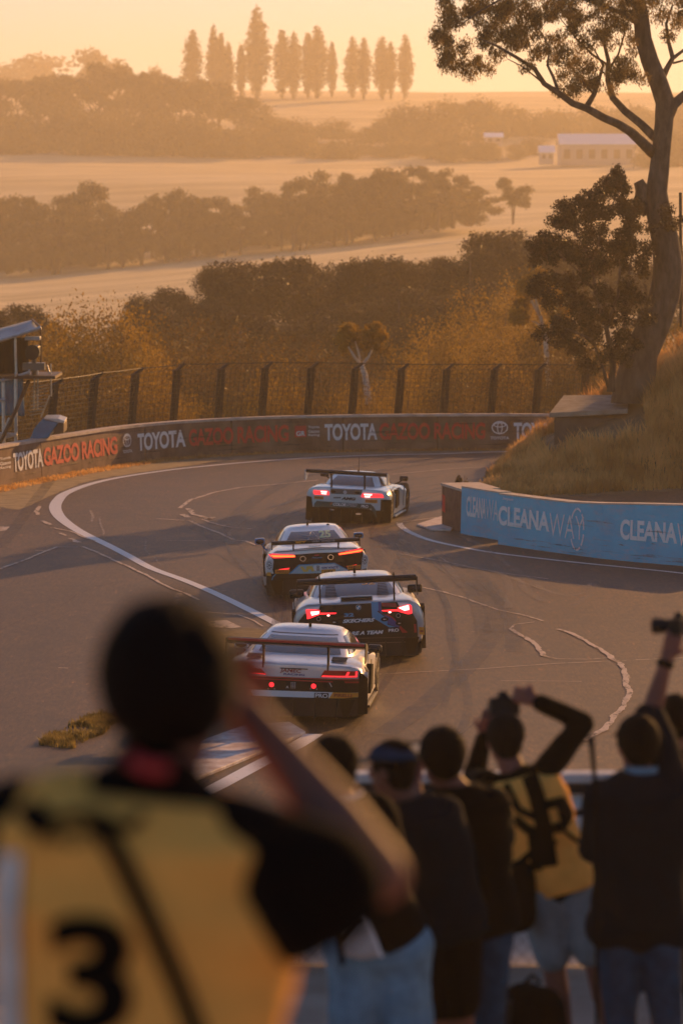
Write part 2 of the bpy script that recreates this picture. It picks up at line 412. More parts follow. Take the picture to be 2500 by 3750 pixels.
# kerbs
def slab(name, pts, z0, z1, m):
    b = MB(); b.prism([(p[0], p[1]) for p in pts], z0, z1); return tag(b.build(name, m, bevel=.01), kind='structure')
M['kerb'] = mat('worn_kerb_paint', (.42, .30, .26), .7, scale=4, col2=(.74, .66, .60), bump=.2)
M['kerb_red'] = mat('worn_red_kerb_paint', (.20, .05, .03), .7, scale=4, col2=(.36, .14, .10), bump=.2)
slab('kerb', [gr(*p) for p in [(700,2870),(1000,2745),(1118,2690),(1060,2655),(900,2665),(760,2715),(690,2750)]], 0, .05, M['kerb'])
slab('kerb', [gr(*p) for p in [(1525,1925),(1600,1900),(1625,1893),(1665,1930),(1650,1945),(1580,1945)]], 0, .04, M['kerb'])
sheet('drain_cover_patch', [gr(*p) for p in [(745,2296),(850,2302),(885,2298),(830,2272),(770,2276)]], .008, M['seal'])
sheet('concrete_patch', [gr(*p) for p in [(-30,1948),(22,1944),(38,1930),(-30,1926)]], .008, M['seal'])
sheet('dirt_patch', [gr(*p) for p in [(700,2330),(800,2315),(905,2300),(1000,2310),(1030,2330),(1000,2380),(860,2420),(800,2460),(700,2400)]], .006, mat('dark_soil', (.045, .03, .02), .95, scale=2.5, col2=(.14, .09, .055), bump=.9, bscale=9))
# sealed cracks (P coordinates)
c5 = lambda *L: [gr(x*.797, 1700+y*.797) for x, y in L]
def d1(*L): return [D(x, y) for x, y in L]
k = 0
for pts, wd, jg, mm in [
    (c5((1460,75),(1290,92),(1100,108),(980,132),(880,165),(822,203)), .13, .25, 'seal'),
    (c5((870,205),(890,235),(915,240),(960,255),(990,245)), .16, .5, 'seal'), (c5((835,232),(860,246)), .2, .5, 'seal'),
    (c5((720,252),(880,262),(920,285),(1000,315),(1080,350),(1130,355),(1180,375)), .10, .35, 'seal'),
    (c5((920,255),(1010,280),(1060,290),(1160,300)), .08, .5, 'seal'),
    (c5((830,205),(960,215),(1150,228)), .04, .2, 'seal_thin'), (c5((460,347),(700,345),(940,350)), .04, .2, 'seal_thin'), (c5((760,352),(1130,355)), .04, .2, 'seal'),
    (c5((1300,95),(1420,112)), .06, .3, 'seal_thin'),
    (c5((240,293),(330,310),(440,355)), .09, .3, 'seal'), (c5((195,262),(230,280)), .14, .5, 'seal'), (c5((280,318),(305,330)), .09, .4, 'seal'), (c5((325,343),(370,362)), .13, .4, 'seal'),
    (c5((185,195),(165,220),(175,235)), .12, .4, 'seal'),
    (c5((0,485),(90,450),(200,410),(265,383),(365,383)), .09, .3, 'seal'), (c5((160,398),(230,400)), .08, .4, 'seal'),
    (c5((385,380),(430,400)), .09, .4, 'seal'), (c5((430,400),(530,445),(600,475),(700,525),(790,575),(840,592),(920,625)), .085, .35, 'seal'),
    (c5((845,590),(800,655)), .10, .5, 'seal_thin'), (c5((830,600),(790,660)), .05, .5, 'seal_thin'), (c5((810,670),(960,682),(1100,695),(1160,718),(1210,747)), .05, .3, 'seal'),
    (c5((930,560),(1100,600)), .05, .4, 'seal_thin'), (c5((660,350),(680,420),(745,475)), .04, .5, 'seal_thin'), (c5((415,215),(430,270)), .08, .5, 'seal_thin'), (c5((455,250),(470,330)), .06, .5, 'seal_thin'),
    (d1((970,1350),(1060,1372),(1150,1402),(1215,1420),(1240,1428)), .07, .5, 'seal'), (d1((1240,1428),(1180,1435),(1170,1446)), .06, .4, 'seal'),
    (d1((1170,1446),(1205,1465),(1240,1490),(1250,1500),(1250,1508)), .11, .7, 'seal'), (d1((1245,1507),(1280,1514),(1345,1515),(1395,1512)), .04, .3, 'seal'),
    (d1((1285,1446),(1310,1455),(1340,1470),(1380,1495),(1420,1525),(1440,1560),(1445,1590),(1430,1630),(1395,1665),(1340,1703)), .115, .45, 'seal'),
    (d1((870,1550),(1100,1538),(1270,1525),(1395,1520),(1568,1512)), .045, .3, 'seal'), (d1((985,1456),(1130,1450)), .03, .2, 'seal_thin'),
    (d1((1150,1565),(1335,1567)), .03, .2, 'seal'), (d1((1290,1430),(1568,1421)), .025, .2, 'seal_thin'), (d1((985,1480),(1030,1478)), .04, .2, 'seal_thin'),
    (d1((900,1090),(1030,1078),(1170,1070)), .09, .3, 'seal'), (d1((930,1088),(980,1095)), .05, .4, 'seal_thin'), (d1((945,1122),(1010,1125)), .06, .4, 'seal_thin'),
    (d1((930,1200),(1000,1190),(1040,1185)), .08, .5, 'seal'),
    (d1((925,1273),(1010,1290),(1100,1307)), .06, .4, 'seal'), (d1((1010,1280),(1050,1300),(1150,1316),(1255,1331)), .05, .4, 'seal'), (d1((1140,1315),(1360,1350)), .06, .4, 'seal_thin'),
    (d1((740,1230),(760,1238)), .1, .4, 'seal_thin'), (d1((135,1535),(158,1536)), .05, .3, 'seal'),
    (d1((1455,1700),(1510,1694),(1568,1690)), .02, .3, 'seal_thin'), (d1((1020,1700),(1110,1668)), .015, .3, 'seal_thin')]:
    ribbon('sealed_crack', pts, wd, .012+.0005*(k % 5), M[mm], jg, step=.07, seed=k, smoothcurve=False); k += 1
# dark cracks and tyre marks
for pts, wd in [(c5((0,765),(140,705),(260,660),(350,600),(520,545)), .03), (c5((180,640),(340,600)), .02), (d1((1050,1690),(1110,1640),(1130,1600)), .03)]:
    ribbon('dark_crack', pts, wd, .011, M['rubber'], .5, step=.1, seed=k, smoothcurve=False); k += 1
for pts, wd in [(d1((870,1215),(905,1228),(925,1245),(930,1275),(915,1310)), .35), (d1((940,1195),(900,1205),(870,1222),(862,1250),(880,1300)), .28),
                (d1((960,1185),(930,1200),(895,1212),(840,1216)), .25), (d1((985,1260),(1060,1330),(1100,1400),(1110,1460)), .3), (d1((1010,1265),(1110,1330),(1170,1420),(1180,1500)), .3),
                (d1((1100,1045),(900,1062),(700,1095),(560,1170),(540,1260),(620,1330)), .4), (d1((1130,1052),(940,1072),(760,1110),(640,1180),(640,1250)), .4),
                (d1((150,1060),(60,1180),(0,1260)), .3), (d1((780,1215),(620,1250),(500,1240),(420,1190)), .35), (d1((880,1690),(1000,1600),(1100,1500),(1140,1420),(1100,1330)), .4)]:
    ribbon('tyre_mark', pts, wd, .0155+.0006*(k % 6), M['rubber'], .0, seed=k); k += 1
rl = [gr(*p_) for p_ in [(900,3050),(1090,2850),(1280,2600),(1400,2350),(1360,2180),(1180,2020),(1120,1930),(1300,1850),(1560,1790),(1900,1745)]]
rr_ = random.Random(3)
for q_ in range(22):
    o_ = rr_.uniform(-2.6, 2.6); w_ = rr_.uniform(.06, .26); i0 = rr_.randint(0, 5); i1 = min(len(rl), i0+rr_.randint(3, 6))
    pts = [p_+Vector((o_+rr_.uniform(-.3, .3), rr_.uniform(-1.5, 1.5), 0)) for p_ in rl[i0:i1]]
    ribbon('tyre_mark', pts, w_, .0125+.0001*q_, M['rubber'], .0, seed=200+q_)
for pts, wd in [(d1((1040,1215),(1110,1275),(1165,1340),(1165,1400)), .20), (d1((1060,1225),(1150,1290),(1200,1350),(1250,1385)), .2), (d1((990,1215),(1070,1240),(1170,1300),(1260,1370)), .22),
                (d1((1365,1340),(1345,1375),(1310,1400)), .2), (d1((1120,1310),(1300,1370),(1360,1340)), .14), (d1((930,1215),(1000,1270),(1060,1350)), .2), (d1((1200,1240),(1290,1290),(1400,1320)), .12)]:
    ribbon('tyre_mark', pts, wd, .0195+.0006*(k % 6), M['scuff'], .1, seed=k); k += 1

# ================================================================ outer concrete wall
WH = 1.10; WT = .30
def wall_run(s0, s1, prof, step=.5):
    n = max(2, int((s1-s0)/step)); rings = []
    for i in range(n+1):
        p, d, nn = wall_at(s0+(s1-s0)*i/n); rings.append([p-nn*a_+Vector((0,0,z)) for a_, z in prof])
    return rings
wall_root = empty('concrete_wall', WALL[len(WALL)//2], 0, 'long curved weathered concrete wall lettered in white and red round the outside of the bend', 'wall')
def wparent(o):
    o.parent = wall_root; o.matrix_parent_inverse = Matrix.Translation(-wall_root.location); return o
jw = [wall_s_of(x) for x in (155, 535, 850, 1255, 1600)]
cuts = [0]+[WS[0]+s for s in (4, 8, 12)]+[s for s in jw]+[WS[-1]-.1]
cuts = sorted(c for c in cuts if c < WS[-1])
for s0, s1 in zip(cuts, cuts[1:]):
    b = MB(); b.loft(wall_run(s0+.022, s1-.022, [(0, -.05), (-.035*0, .12), (.03, WH-.07), (.05, WH-.075), (WT, WH-.075), (WT+.08, -.05)]))
    wparent(b.build('wall_panel', M['concrete']))
M['cap'] = mat('pale_wall_coping', (.42, .32, .25), .8, scale=3, col2=(.62, .50, .42), bump=.3)
b = MB(); b.loft(wall_run(.02, WS[-1]-.15, [(-.012, WH-.075), (-.006, WH), (WT+.01, WH), (WT+.015, WH-.075)]))
wparent(b.build('coping', M['cap']))

def text_geo(s, bold=.0, shear=0.0, space=1.0, res=4):
    cu = bpy.data.curves.new('t', 'FONT'); cu.body = s; cu.offset = bold; cu.shear = shear; cu.space_character = space; cu.resolution_u = res
    o = bpy.data.objects.new('t', cu); C.objects.link(o); dg = bpy.context.evaluated_depsgraph_get()
    me = bpy.data.meshes.new_from_object(o.evaluated_get(dg)); bpy.data.objects.remove(o); bpy.data.curves.remove(cu)
    bm = bmesh.new(); bm.from_mesh(me); bmesh.ops.dissolve_limit(bm, angle_limit=.01, verts=bm.verts[:], edges=bm.edges[:]); bmesh.ops.triangulate(bm, faces=bm.faces[:])
    V_ = np.array([(v.co.x, v.co.y) for v in bm.verts]); bm.verts.index_update(); F_ = [tuple(v.index for v in f.verts) for f in bm.faces]
    bm.free(); bpy.data.meshes.remove(me)
    lo = V_.min(0); hi = V_.max(0); V_ = (V_-lo)/(hi-lo)
    return V_, F_, (hi-lo)[0]/(hi-lo)[1]
def text_on(mb, s, f, x0, x1, z0, z1, **k):
    V_, F_, asp = text_geo(s, **k); mb.add([f(x0+(x1-x0)*a_, z0+(z1-z0)*b_) for a_, b_ in V_], F_); return mb
def ring_on(mb, f, cx, cz, rx, rz, wd, n=28, a0=0, a1=360, wz=None):
    wz = wz or wd; vs = []; fs = []
    for i in range(n+1):
        a_ = R(a0+(a1-a0)*i/n); c_, s_ = math.cos(a_), math.sin(a_)
        vs += [f(cx+c_*rx, cz+s_*rz), f(cx+c_*(rx-wd), cz+s_*(rz-wz))]
        if i: fs.append((2*i-2, 2*i-1, 2*i+1, 2*i))
    return mb.add(vs, fs)
def poly_on(mb, f, pts): return mb.add([f(*p) for p in pts], [tuple(range(len(pts)))])
def wall_f(s, z):
    p, d, nn = wall_at(s); q = (z-.12)/(WH-.19); return p+nn*(.015-.03*max(0, q))+Vector((0, 0, z))
M['wt'] = alpha_mat('faded_white_lettering', (.85, .82, .78), .12, .32, 3.0, 1.0, .7)
M['wr'] = alpha_mat('faded_red_lettering', (.70, .03, .028), .04, .2, 2.5, 1.0, .7)
def wt(px0, px1, s, m, z0=.33, z1=.84, **k):
    mb = MB(); text_on(mb, s, wall_f, wall_s_of(px0), wall_s_of(px1), z0, z1, **k); return wparent(mb.build('lettering', m))
S = 2500/1568
def emblem(px, r=.2):
    s = wall_s_of(px); mb = MB()
    ring_on(mb, wall_f, s, .68, .25, .20, .035); ring_on(mb, wall_f, s, .68, .085, .19, .03); ring_on(mb, wall_f, s, .76, .19, .075, .03)
    text_on(mb, 'TOYOTA', wall_f, s-.29, s+.29, .32, .41, bold=.02); wparent(mb.build('emblem', M['wt']))
def grlogo(px0, px1):
    s0, s1 = wall_s_of(px0), wall_s_of(px1); mid = s0+(s1-s0)*.47; mb = MB()
    poly_on(mb, lambda s, z: wall_f(s, z), [(s0, .46), (mid, .46), (mid, .80), (s0, .80)]); wparent(mb.build('logo_panel', M['wr']))
    mb = MB(); g2 = lambda s, z: wall_f(s, z)+wall_at(s)[2]*.004
    text_on(mb, 'GR', g2, s0+.04, mid-.04, .49, .64, bold=.03)
    for q, t_ in enumerate(('Toyota', 'Gazoo', 'Racing')): text_on(mb, t_, g2, mid+.06, s1, .70-.12*q, .79-.12*q, bold=.02)
    wparent(mb.build('logo_lettering', M['wt']))
kb = dict(bold=.035, space=.95)
wt(32*S, 100*S, 'TOYOTA', M['wt'], **kb); wt(102*S, 270*S, 'GAZOO RACING', M['wr'], **kb); emblem(293*S)
wt(317*S, 427*S, 'TOYOTA', M['wt'], **kb); wt(434*S, 663*S, 'GAZOO RACING', M['wr'], **kb); grlogo(677*S, 733*S); grlogo(-24*S, 26*S)
wt(745*S, 866*S, 'TOYOTA', M['wt'], **kb); wt(871*S, 1113*S, 'GAZOO RACING', M['wr'], **kb); emblem(1147*S)
wt(1178*S, 1300*S, 'TOYOTA', M['wt'], **kb)

# ================================================================ blue barrier
def seg_wall(name, pts, h, t, m, cap=None, parent=None):
    """upright wall on a ground polyline, front face towards the camera, back away"""
    rings = []; rc = []
    for i, p in enumerate(pts):
        d = (pts[min(i+1, len(pts)-1)]-pts[max(i-1, 0)]).normalized(); nb = Vector((-d.y, d.x, 0))
        hh = h[i] if isinstance(h, list) else h
        rings.append([p+Vector((0,0,-.03)), p+nb*.03+Vector((0,0,hh)), p+nb*(t)+Vector((0,0,hh)), p+nb*(t+.05)+Vector((0,0,-.03))])
        rc.append([p+nb*.022+Vector((0,0,hh)), p+nb*.022+Vector((0,0,hh+.03)), p+nb*(t+.01)+Vector((0,0,hh+.03)), p+nb*(t+.01)+Vector((0,0,hh))])
    o = MB().loft(rings).build(name, m, parent); c = MB().loft(rc).build('coping', cap, parent) if cap else None
    return o, c
M['blue'] = mat('blue_barrier_paint', (.0, .42, .62), .5, scale=1.6, col2=(.01, .52, .72), bump=.25, bscale=12)
t = M['blue'].node_tree    # chips and pale scuffs
n = t.nodes.new('ShaderNodeTexNoise'); n.inputs['Scale'].default_value = 1.1; n.inputs['Detail'].default_value = 9; n.inputs['Roughness'].default_value = .8
mp = t.nodes.new('ShaderNodeMapping'); mp.inputs['Scale'].default_value = (1, 1, 3.5); t.links.new(t.nodes['Texture Coordinate'].outputs['Object'], mp.inputs[0]); t.links.new(mp.outputs[0], n.inputs['Vector'])
r = t.nodes.new('ShaderNodeValToRGB'); r.color_ramp.elements[0].position = .52; r.color_ramp.elements[1].position = .68; r.color_ramp.elements[1].color = (.7, .7, .7, 1); r.color_ramp.elements[0].color = (0, 0, 0, 1)
mx = t.nodes.new('ShaderNodeMix'); mx.data_type = 'RGBA'; bs = t.nodes['Principled BSDF']; old = bs.inputs['Base Color'].links[0].from_socket
t.links.new(n.outputs[0], r.inputs[0]); t.links.new(r.outputs[0], mx.inputs[0]); t.links.new(old, mx.inputs[6]); mx.inputs[7].default_value = (.22, .38, .46, 1); t.links.new(mx.outputs[2], bs.inputs['Base Color'])
blue_root = empty('blue_barrier', gr(1822, 1981), 0, 'blue painted concrete barrier with white lettering on the inside of the bend', 'barrier')
def bparent(o, root=None):
    root = root or blue_root; o.parent = root; o.matrix_parent_inverse = Matrix.Translation(-root.location); return o
segA = [gr(*p) for p in [(1685,1955),(1755,1966),(1822,1978)]]
segB = [gr(*p) for p in [(1822,1993),(1960,2014),(2078,2030),(2200,2046),(2320,2058),(2500,2073),(2760,2098)]]
oA, cA = seg_wall('wall_panel', segA, [1.06, 1.05, 1.05], .32, M['blue'], M['cap']); bparent(oA); bparent(cA)
oB, cB = seg_wall('wall_panel', segB, [1.10, 1.10, 1.10, 1.15, 1.2, 1.25, 1.25], .34, M['blue'], M['cap']); bparent(oB); bparent(cB)
def seg_f(pts, h):
    L_ = [0]
    for a_, b_ in zip(pts, pts[1:]): L_.append(L_[-1]+(b_-a_).length)
    def at_x(px):     # arclength of the photo column px
        best = min(((abs(proj(pts[i].lerp(pts[i+1], t_/60))[0]-px)), L_[i]+(L_[i+1]-L_[i])*t_/60) for i in range(len(pts)-1) for t_ in range(61)); return best[1]
    def f(s, z):
        i = max(0, min(len(pts)-2, int(np.searchsorted(L_, s, side='right')-1))); t_ = (s-L_[i])/(L_[i+1]-L_[i])
        d = (pts[i+1]-pts[i]).normalized(); p = pts[i].lerp(pts[i+1], t_); return p+Vector((d.y, -d.x, 0))*(.012-.03*z/h)+Vector((0, 0, z))
    return f, at_x
fA, xA = seg_f(segA, 1.05); fB, xB = seg_f(segB, 1.1)
def btext(f, X_, p0, p1, s, z0, z1, **k): return bparent(text_on(MB(), s, f, X_(p0), X_(p1), z0, z1, **k).build('lettering', M['wt']))
btext(fA, xA, 1706, 1776, 'CLEANA', .42, .88, bold=.03); btext(fA, xA, 1776, 1821, 'WA', .42, .88, bold=-.01)
btext(fB, xB, 1822, 2008, 'CLEANA', .43, .86, bold=.035); btext(fB, xB, 2008, 2135, 'WAY', .34, .84, bold=-.012)
btext(fB, xB, 2268, 2475, 'CLEANA', .45, .88, bold=.035); btext(fB, xB, 2475, 2610, 'WAY', .40, .88, bold=-.012)
mb = MB(); s_ = xB(2110)
for a0, a1 in ((100, 150), (60, 95), (0, 50), (-50, -12), (-95, -60), (-150, -105)): ring_on(mb, fB, s_, .56, .26, .46, .045, 10, a0, a1)
bparent(mb.build('emblem', M['wt']))
rs_ = random.Random(9); M['scuff_dark'] = alpha_mat('dark_wall_scuffs', (.03, .028, .03), .35, .6, 6.0, .75, .7, st=(1, 1, 3))
mb = MB()
for _ in range(26):
    s0_ = rs_.uniform(.3, xB(2490)); l_ = rs_.uniform(.15, 1.3); z_ = rs_.choice((rs_.uniform(.04, .22), rs_.uniform(.05, .9))); h_ = rs_.uniform(.008, .035); n_ = 6
    poly_on(mb, lambda a_, b_: fB(a_, b_)+Vector((0, -.004, 0)), [(s0_+l_*i/n_, z_+rs_.uniform(-.006, .006)) for i in range(n_+1)]+[(s0_+l_*(n_-i)/n_, z_+h_*(1-abs(2*i/n_-1))) for i in range(1, n_)])
bparent(mb.build('scuff', M['scuff_dark']))
mb = MB()
for _ in range(60):
    s0_ = rs_.uniform(wall_s_of(0), wall_s_of(1950)); l_ = rs_.uniform(.2, 2.2); z_ = rs_.choice((rs_.uniform(.15, .3), rs_.uniform(.15, .95))); h_ = rs_.uniform(.01, .05); n_ = 8
    poly_on(mb, lambda a_, b_: wall_f(a_, b_)+wall_at(a_)[2]*.006, [(s0_+l_*i/n_, z_) for i in range(n_+1)]+[(s0_+l_*(n_-i)/n_, z_+h_*(1-abs(2*i/n_-1))) for i in range(1, n_)])
wparent(mb.build('scuff', M['scuff_dark']))
btext(fB, xB, 1836, 1875, 'Simpson', .98, 1.06, shear=.3)
# dark red end block beside the barrier nose
er = empty('end_block', gr(1622, 1925), 0, 'dark red square concrete block at the nose of the blue barrier', 'block')
M['redblock'] = mat('dark_red_block', (.10, .03, .02), .85, scale=4, col2=(.20, .10, .07), bump=.4)
eb = MB(); q = [gr(*p) for p in [(1616,1925),(1688,1950)]]
d = (q[1]-q[0]).normalized(); nb = Vector((-d.y, d.x, 0))
eb.prism([(p.x, p.y) for p in (q[0], q[1]-d*.02, q[1]-d*.02+nb*.9, q[0]+nb*.9)], -.02, .94); o = eb.build('block_body', M['redblock'], bevel=.02); bparent(o, er)
eb = MB(); eb.prism([(p.x, p.y) for p in (q[0]-d*.03-nb*.02, q[1]-d*.02-nb*.02, q[1]-d*.02+nb*.92, q[0]+nb*.92-d*.03)], .942, 1.0); bparent(eb.build('block_cap', M['cap']), er)
eb = MB(); fq = lambda a_, z: q[0]+d*a_-nb*.006+Vector((0,0,z)); poly_on(eb, fq, [(.08,.35),(.36,.33),(.36,.72),(.08,.75)]); bparent(eb.build('red_patch', M['wr']), er)

# ================================================================ grass bank
def bank_h(x, y):
    xe = np.interp(y, [90, 95, 111, 115, 125], [2.7, 2.9, 4.6, 5.6, 8.5])
    yf = np.interp(x, [3, 5, 7, 9, 12, 20], [94.2, 95.5, 98, 99.5, 100.5, 101])
    H = np.interp(x, [2.8, 3.5, 4.3, 5.0, 5.8, 7.5, 9, 12, 25], [.06, .12, .22, .32, .72, 1.6, 2.6, 4.2, 5.0])
    a_ = smooth(-.1, .7, x-xe)*smooth(0, 8, y-yf)*(1-smooth(110.5, 114, y)*.75)
    return H*a_+.08*np.clip(a_*4, 0, 1)*hash2(x, y, 2.1)
xs = np.linspace(2.3, 30, 150); yy = np.linspace(91.5, 116, 80); XX, YY = np.meshgrid(xs, yy, indexing='ij'); HH = bank_h(XX, YY)
o_ = outside(XX, YY); HH = np.where(o_ > -1.6, -.3, HH-.02+.03*(HH > .02))
v = np.stack([XX, YY, HH], -1).reshape(-1, 3); n0, n1 = XX.shape; ii, jj = np.meshgrid(np.arange(n0-1), np.arange(n1-1), indexing='ij'); a = (ii*n1+jj).ravel()
o = fast_obj('bank', v, np.stack([a, a+n1, a+n1+1, a+1], -1), M['bank']); tag(o, kind='structure')
for p in o.data.polygons: p.use_smooth = True
def blades(name, x, y, z, h, wdt, m, lean=.35, seg=2):
    """tapered bent blades, one mesh"""
    N = len(x); th = nrg.uniform(0, 2*np.pi, N); ph = nrg.uniform(0, 2*np.pi, N); ln = nrg.uniform(.1, 1, N)*lean
    wx = np.cos(th)*wdt/2; wy = np.sin(th)*wdt/2; lx = np.cos(ph)*ln*h; ly = np.sin(ph)*ln*h
    V_ = np.zeros((N, 5, 3)); base = np.stack([x, y, z], -1)
    V_[:, 0] = base+np.stack([-wx, -wy, 0*x], -1); V_[:, 1] = base+np.stack([wx, wy, 0*x], -1)
    mid = base+np.stack([lx*.3, ly*.3, h*.6], -1)
    V_[:, 2] = mid+np.stack([wx*.8, wy*.8, 0*x], -1); V_[:, 3] = mid-np.stack([wx*.8, wy*.8, 0*x], -1); V_[:, 4] = base+np.stack([lx, ly, h], -1)
    i0 = np.arange(N)*5; q = np.concatenate([np.stack([i0, i0+1, i0+2], -1), np.stack([i0, i0+2, i0+3], -1), np.stack([i0+3, i0+2, i0+4], -1)])
    return fast_obj(name, V_.reshape(-1, 3), q, m)
N = 130000
x = nrg.uniform(2.6, 13, N); y = nrg.uniform(93.5, 113.5, N); hh = bank_h(x, y); dens = .5+.5*hash2(x, y, 1.3); tuft = np.sin(x*6.1+np.sin(y*4.3)*2)*np.sin(y*5.2+np.sin(x*3.1)*2)
keep = (hh > .03) & (nrg.uniform(0, 1, N) < .45+.35*dens+.4*(tuft > .2)) & (outside(x, y) < -1.8)
# leave the concrete ledge clear
keep &= ~((x > 5.6) & (x < 8.3) & (y > 103.2) & (y < 109.8))
x, y, hh, tf = x[keep], y[keep], hh[keep], tuft[keep]
gh = nrg.uniform(.2, .62, len(x))*(1+.5*np.clip(tf, 0, 1))*np.clip(.55+hh*.5, .5, 1.1)*np.clip(.45+(x-3)*.14, .45, 1)
o = blades('grass', x, y, hh-.03, gh, nrg.uniform(.012, .035, len(x)), M['grass'], .55); tag(o, 'tall dry golden grass covering the bank on the right', 'grass', kind='stuff')
# verge tufts by the outer wall and grass island at the bottom left
N = 6000; s = nrg.uniform(ws0, wall_s_of(1940), N); off = nrg.uniform(.05, .7, N)**1.3
pp = np.array([[*(wall_at(a_)[0]+wall_at(a_)[2]*b_).xy] for a_, b_ in zip(s, off)])
o = blades('grass', pp[:, 0], pp[:, 1], np.zeros(N), nrg.uniform(.02, .10, N), nrg.uniform(.01, .02, N), M['grass'], .8); tag(o, 'sparse dry weeds along the foot of the concrete wall', 'grass', kind='stuff')
isl_ = [gr(*p) for p in [(140,2728),(175,2700),(215,2690),(250,2662),(300,2645),(335,2622),(400,2610),(470,2604),(520,2612),(470,2640),(420,2650),(380,2690),(330,2705),(270,2742),(210,2738)]]
M['dirt_dark'] = mat('dark_dirt', (.05, .033, .02), .95, scale=3, col2=(.13, .085, .05), bump=.9, bscale=10)
isl = isl_
bx = [p.x for p in isl]; by = [p.y for p in isl]
def inpoly(x, y, P_):
    c_ = np.zeros(x.shape, bool); j = len(P_)-1
    for i in range(len(P_)):
        xi, yi, xj, yj = P_[i].x, P_[i].y, P_[j].x, P_[j].y
        c_ ^= ((yi > y) != (yj > y)) & (x < (xj-xi)*(y-yi)/(yj-yi+1e-12)+xi); j = i
    return c_
x = nrg.uniform(min(bx), max(bx), 26000); y = nrg.uniform(min(by), max(by), 26000); x += nrg.normal(0, .06, 26000); kk = inpoly(x, y, isl) & (hash2(x, y, 3.1)+.6*hash2(x, y, 8.3)+nrg.normal(0, .35, 26000) > .0); x, y = x[kk], y[kk]
M['grass_green'] = leaf_mat('green_grass', (.10, .08, .02), (.36, .26, .07), .5, 4)
o = blades('grass', x, y, np.zeros(len(x)), nrg.uniform(.03, .12, len(x)), nrg.uniform(.008, .018, len(x)), M['grass_green'], .8); tag(o, 'low green grass patch on the asphalt at the bottom left', 'grass', kind='stuff')

# ---- concrete ledge (low shed roof) dug into the bank
lr = empty('concrete_shelter', at(2140, 1540, 107), 0, 'low flat roofed concrete shelter dug into the grass bank under the gum tree', 'shelter')
p0 = at(2010, 1512, 105.5); p1 = at(2297, 1498, 105.0); p2 = at(2297, 1446, 108.6); p3 = at(2062, 1447, 108.6)
mb = MB(); mb.add([p0, p1, p2, p3, *(p-Vector((0, 0, .13)) for p in (p0, p1, p2, p3))], [(0,1,2,3),(7,6,5,4),(0,4,5,1),(1,5,6,2),(2,6,7,3),(3,7,4,0)]); bparent(mb.build('roof', M['conc_light'], bevel=.015), lr)
M['conc_dark'] = mat('dark_concrete', (.05, .04, .035), .9, scale=3, col2=(.10, .08, .07), bump=.4)  # darker concrete tone, for the shelter wall and the farm openings
mb = MB(); mb.prism([(p0.x+.15, p0.y+.25), (p1.x-.1, p1.y+.3), (p2.x-.1, p2.y-.2), (p3.x+.1, p3.y-.2)], .2, p0.z-.14); bparent(mb.build('wall', M['conc_dark']), lr)

# ================================================================ catch fence beyond the wall
def fence_line(px):
    d_ = np.interp(px, [0, 150, 223, 370, 520, 700, 900, 2200], [106.5, 108.5, 110.2, 113, 115.4, 117.2, 118.2, 118.4]); return d_
posts = [(140,872),(232,858),(325,847),(420,838),(522,836),(622,834),(727,834),(828,836),(934,838),(1038,838),(1147,838),(1249,838),(1356,840)]
cf = empty('catch_fence', at(1250, 1500, 118.3), 0, 'tall wire debris fence on dark cranked posts behind the concrete wall', 'fence')
M['wire'] = mat('dark_fence_wire', (.03, .024, .02), .5, .5)
tops = []
lean = Vector((.0, .10, 1)).normalized()
for x_, y_ in posts:
    px, py = x_*S, y_*S; d_ = float(fence_line(px)); top = at(px, py, d_+.25); zb = float(terrain(np.array([px-1250])*d_/F, np.array([d_]))[0])
    cr = top+Vector((-.16, .0, -.12)); base = Vector((top.x-.38, d_, zb-.1)); elbow = Vector((top.x-.17, d_+.1, top.z-.14)); arm = top+Vector((.05, .05, .02))
    mb = MB(); ax = (elbow-base).normalized()
    q = (ax.to_track_quat('Z', 'Y')).to_matrix()
    for sx in (-.06, .06): mb.box((base+elbow)/2+Vector((sx, 0, 0)), (.035, .12, (elbow-base).length), q)
    mb.box((base+elbow)/2, (.13, .02, (elbow-base).length), q)
    for t_ in (.55, .66, .77, .88): mb.box(base.lerp(elbow, t_)+Vector((0, -.05, 0)), (.17, .05, .05), q)
    mb.tube([elbow-Vector((.04,0,.05)), arm], [.065, .045], 6)
    bparent(mb.build('post', M['dark_metal']), cf); tops.append((elbow, arm, base))
mb = MB()
ext0 = [tuple(v_+Vector((-1.0, -2.6, 0)) for v_ in tops[0])]+tops+[tuple(v_+Vector((1.35*k_, 0, 0)) for v_ in tops[-1]) for k_ in (1, 2)]
for (e0, a0_, b0), (e1, a1_, b1) in zip(ext0, ext0[1:]):
    nvert = 9
    for k_ in range(nvert):
        t_ = k_/nvert; lo = b0.lerp(b1, t_); el = e0.lerp(e1, t_); to = a0_.lerp(a1_, t_); lo = Vector((lo.x, lo.y, max(lo.z, .5))); lo = lo.lerp(el, .0)
        mb.tube([lo, el, to], .007, 3, False)
    for k_ in range(13):
        z_ = k_/12; p_ = lambda b_, e_: Vector((b_.x+(e_.x-b_.x)*max(0, (.7+z_*(e_.z-.7)-b_.z)/(e_.z-b_.z)), b_.y, .7+z_*(e_.z-.7)))
        mb.tube([p_(b0, e0), p_(b1, e1)], .006, 3, False)
    mb.tube([a0_, (a0_+a1_)/2-Vector((0,0,.015)), a1_], .014, 4, False)
bparent(mb.build('wire_mesh', M['wire']), cf)
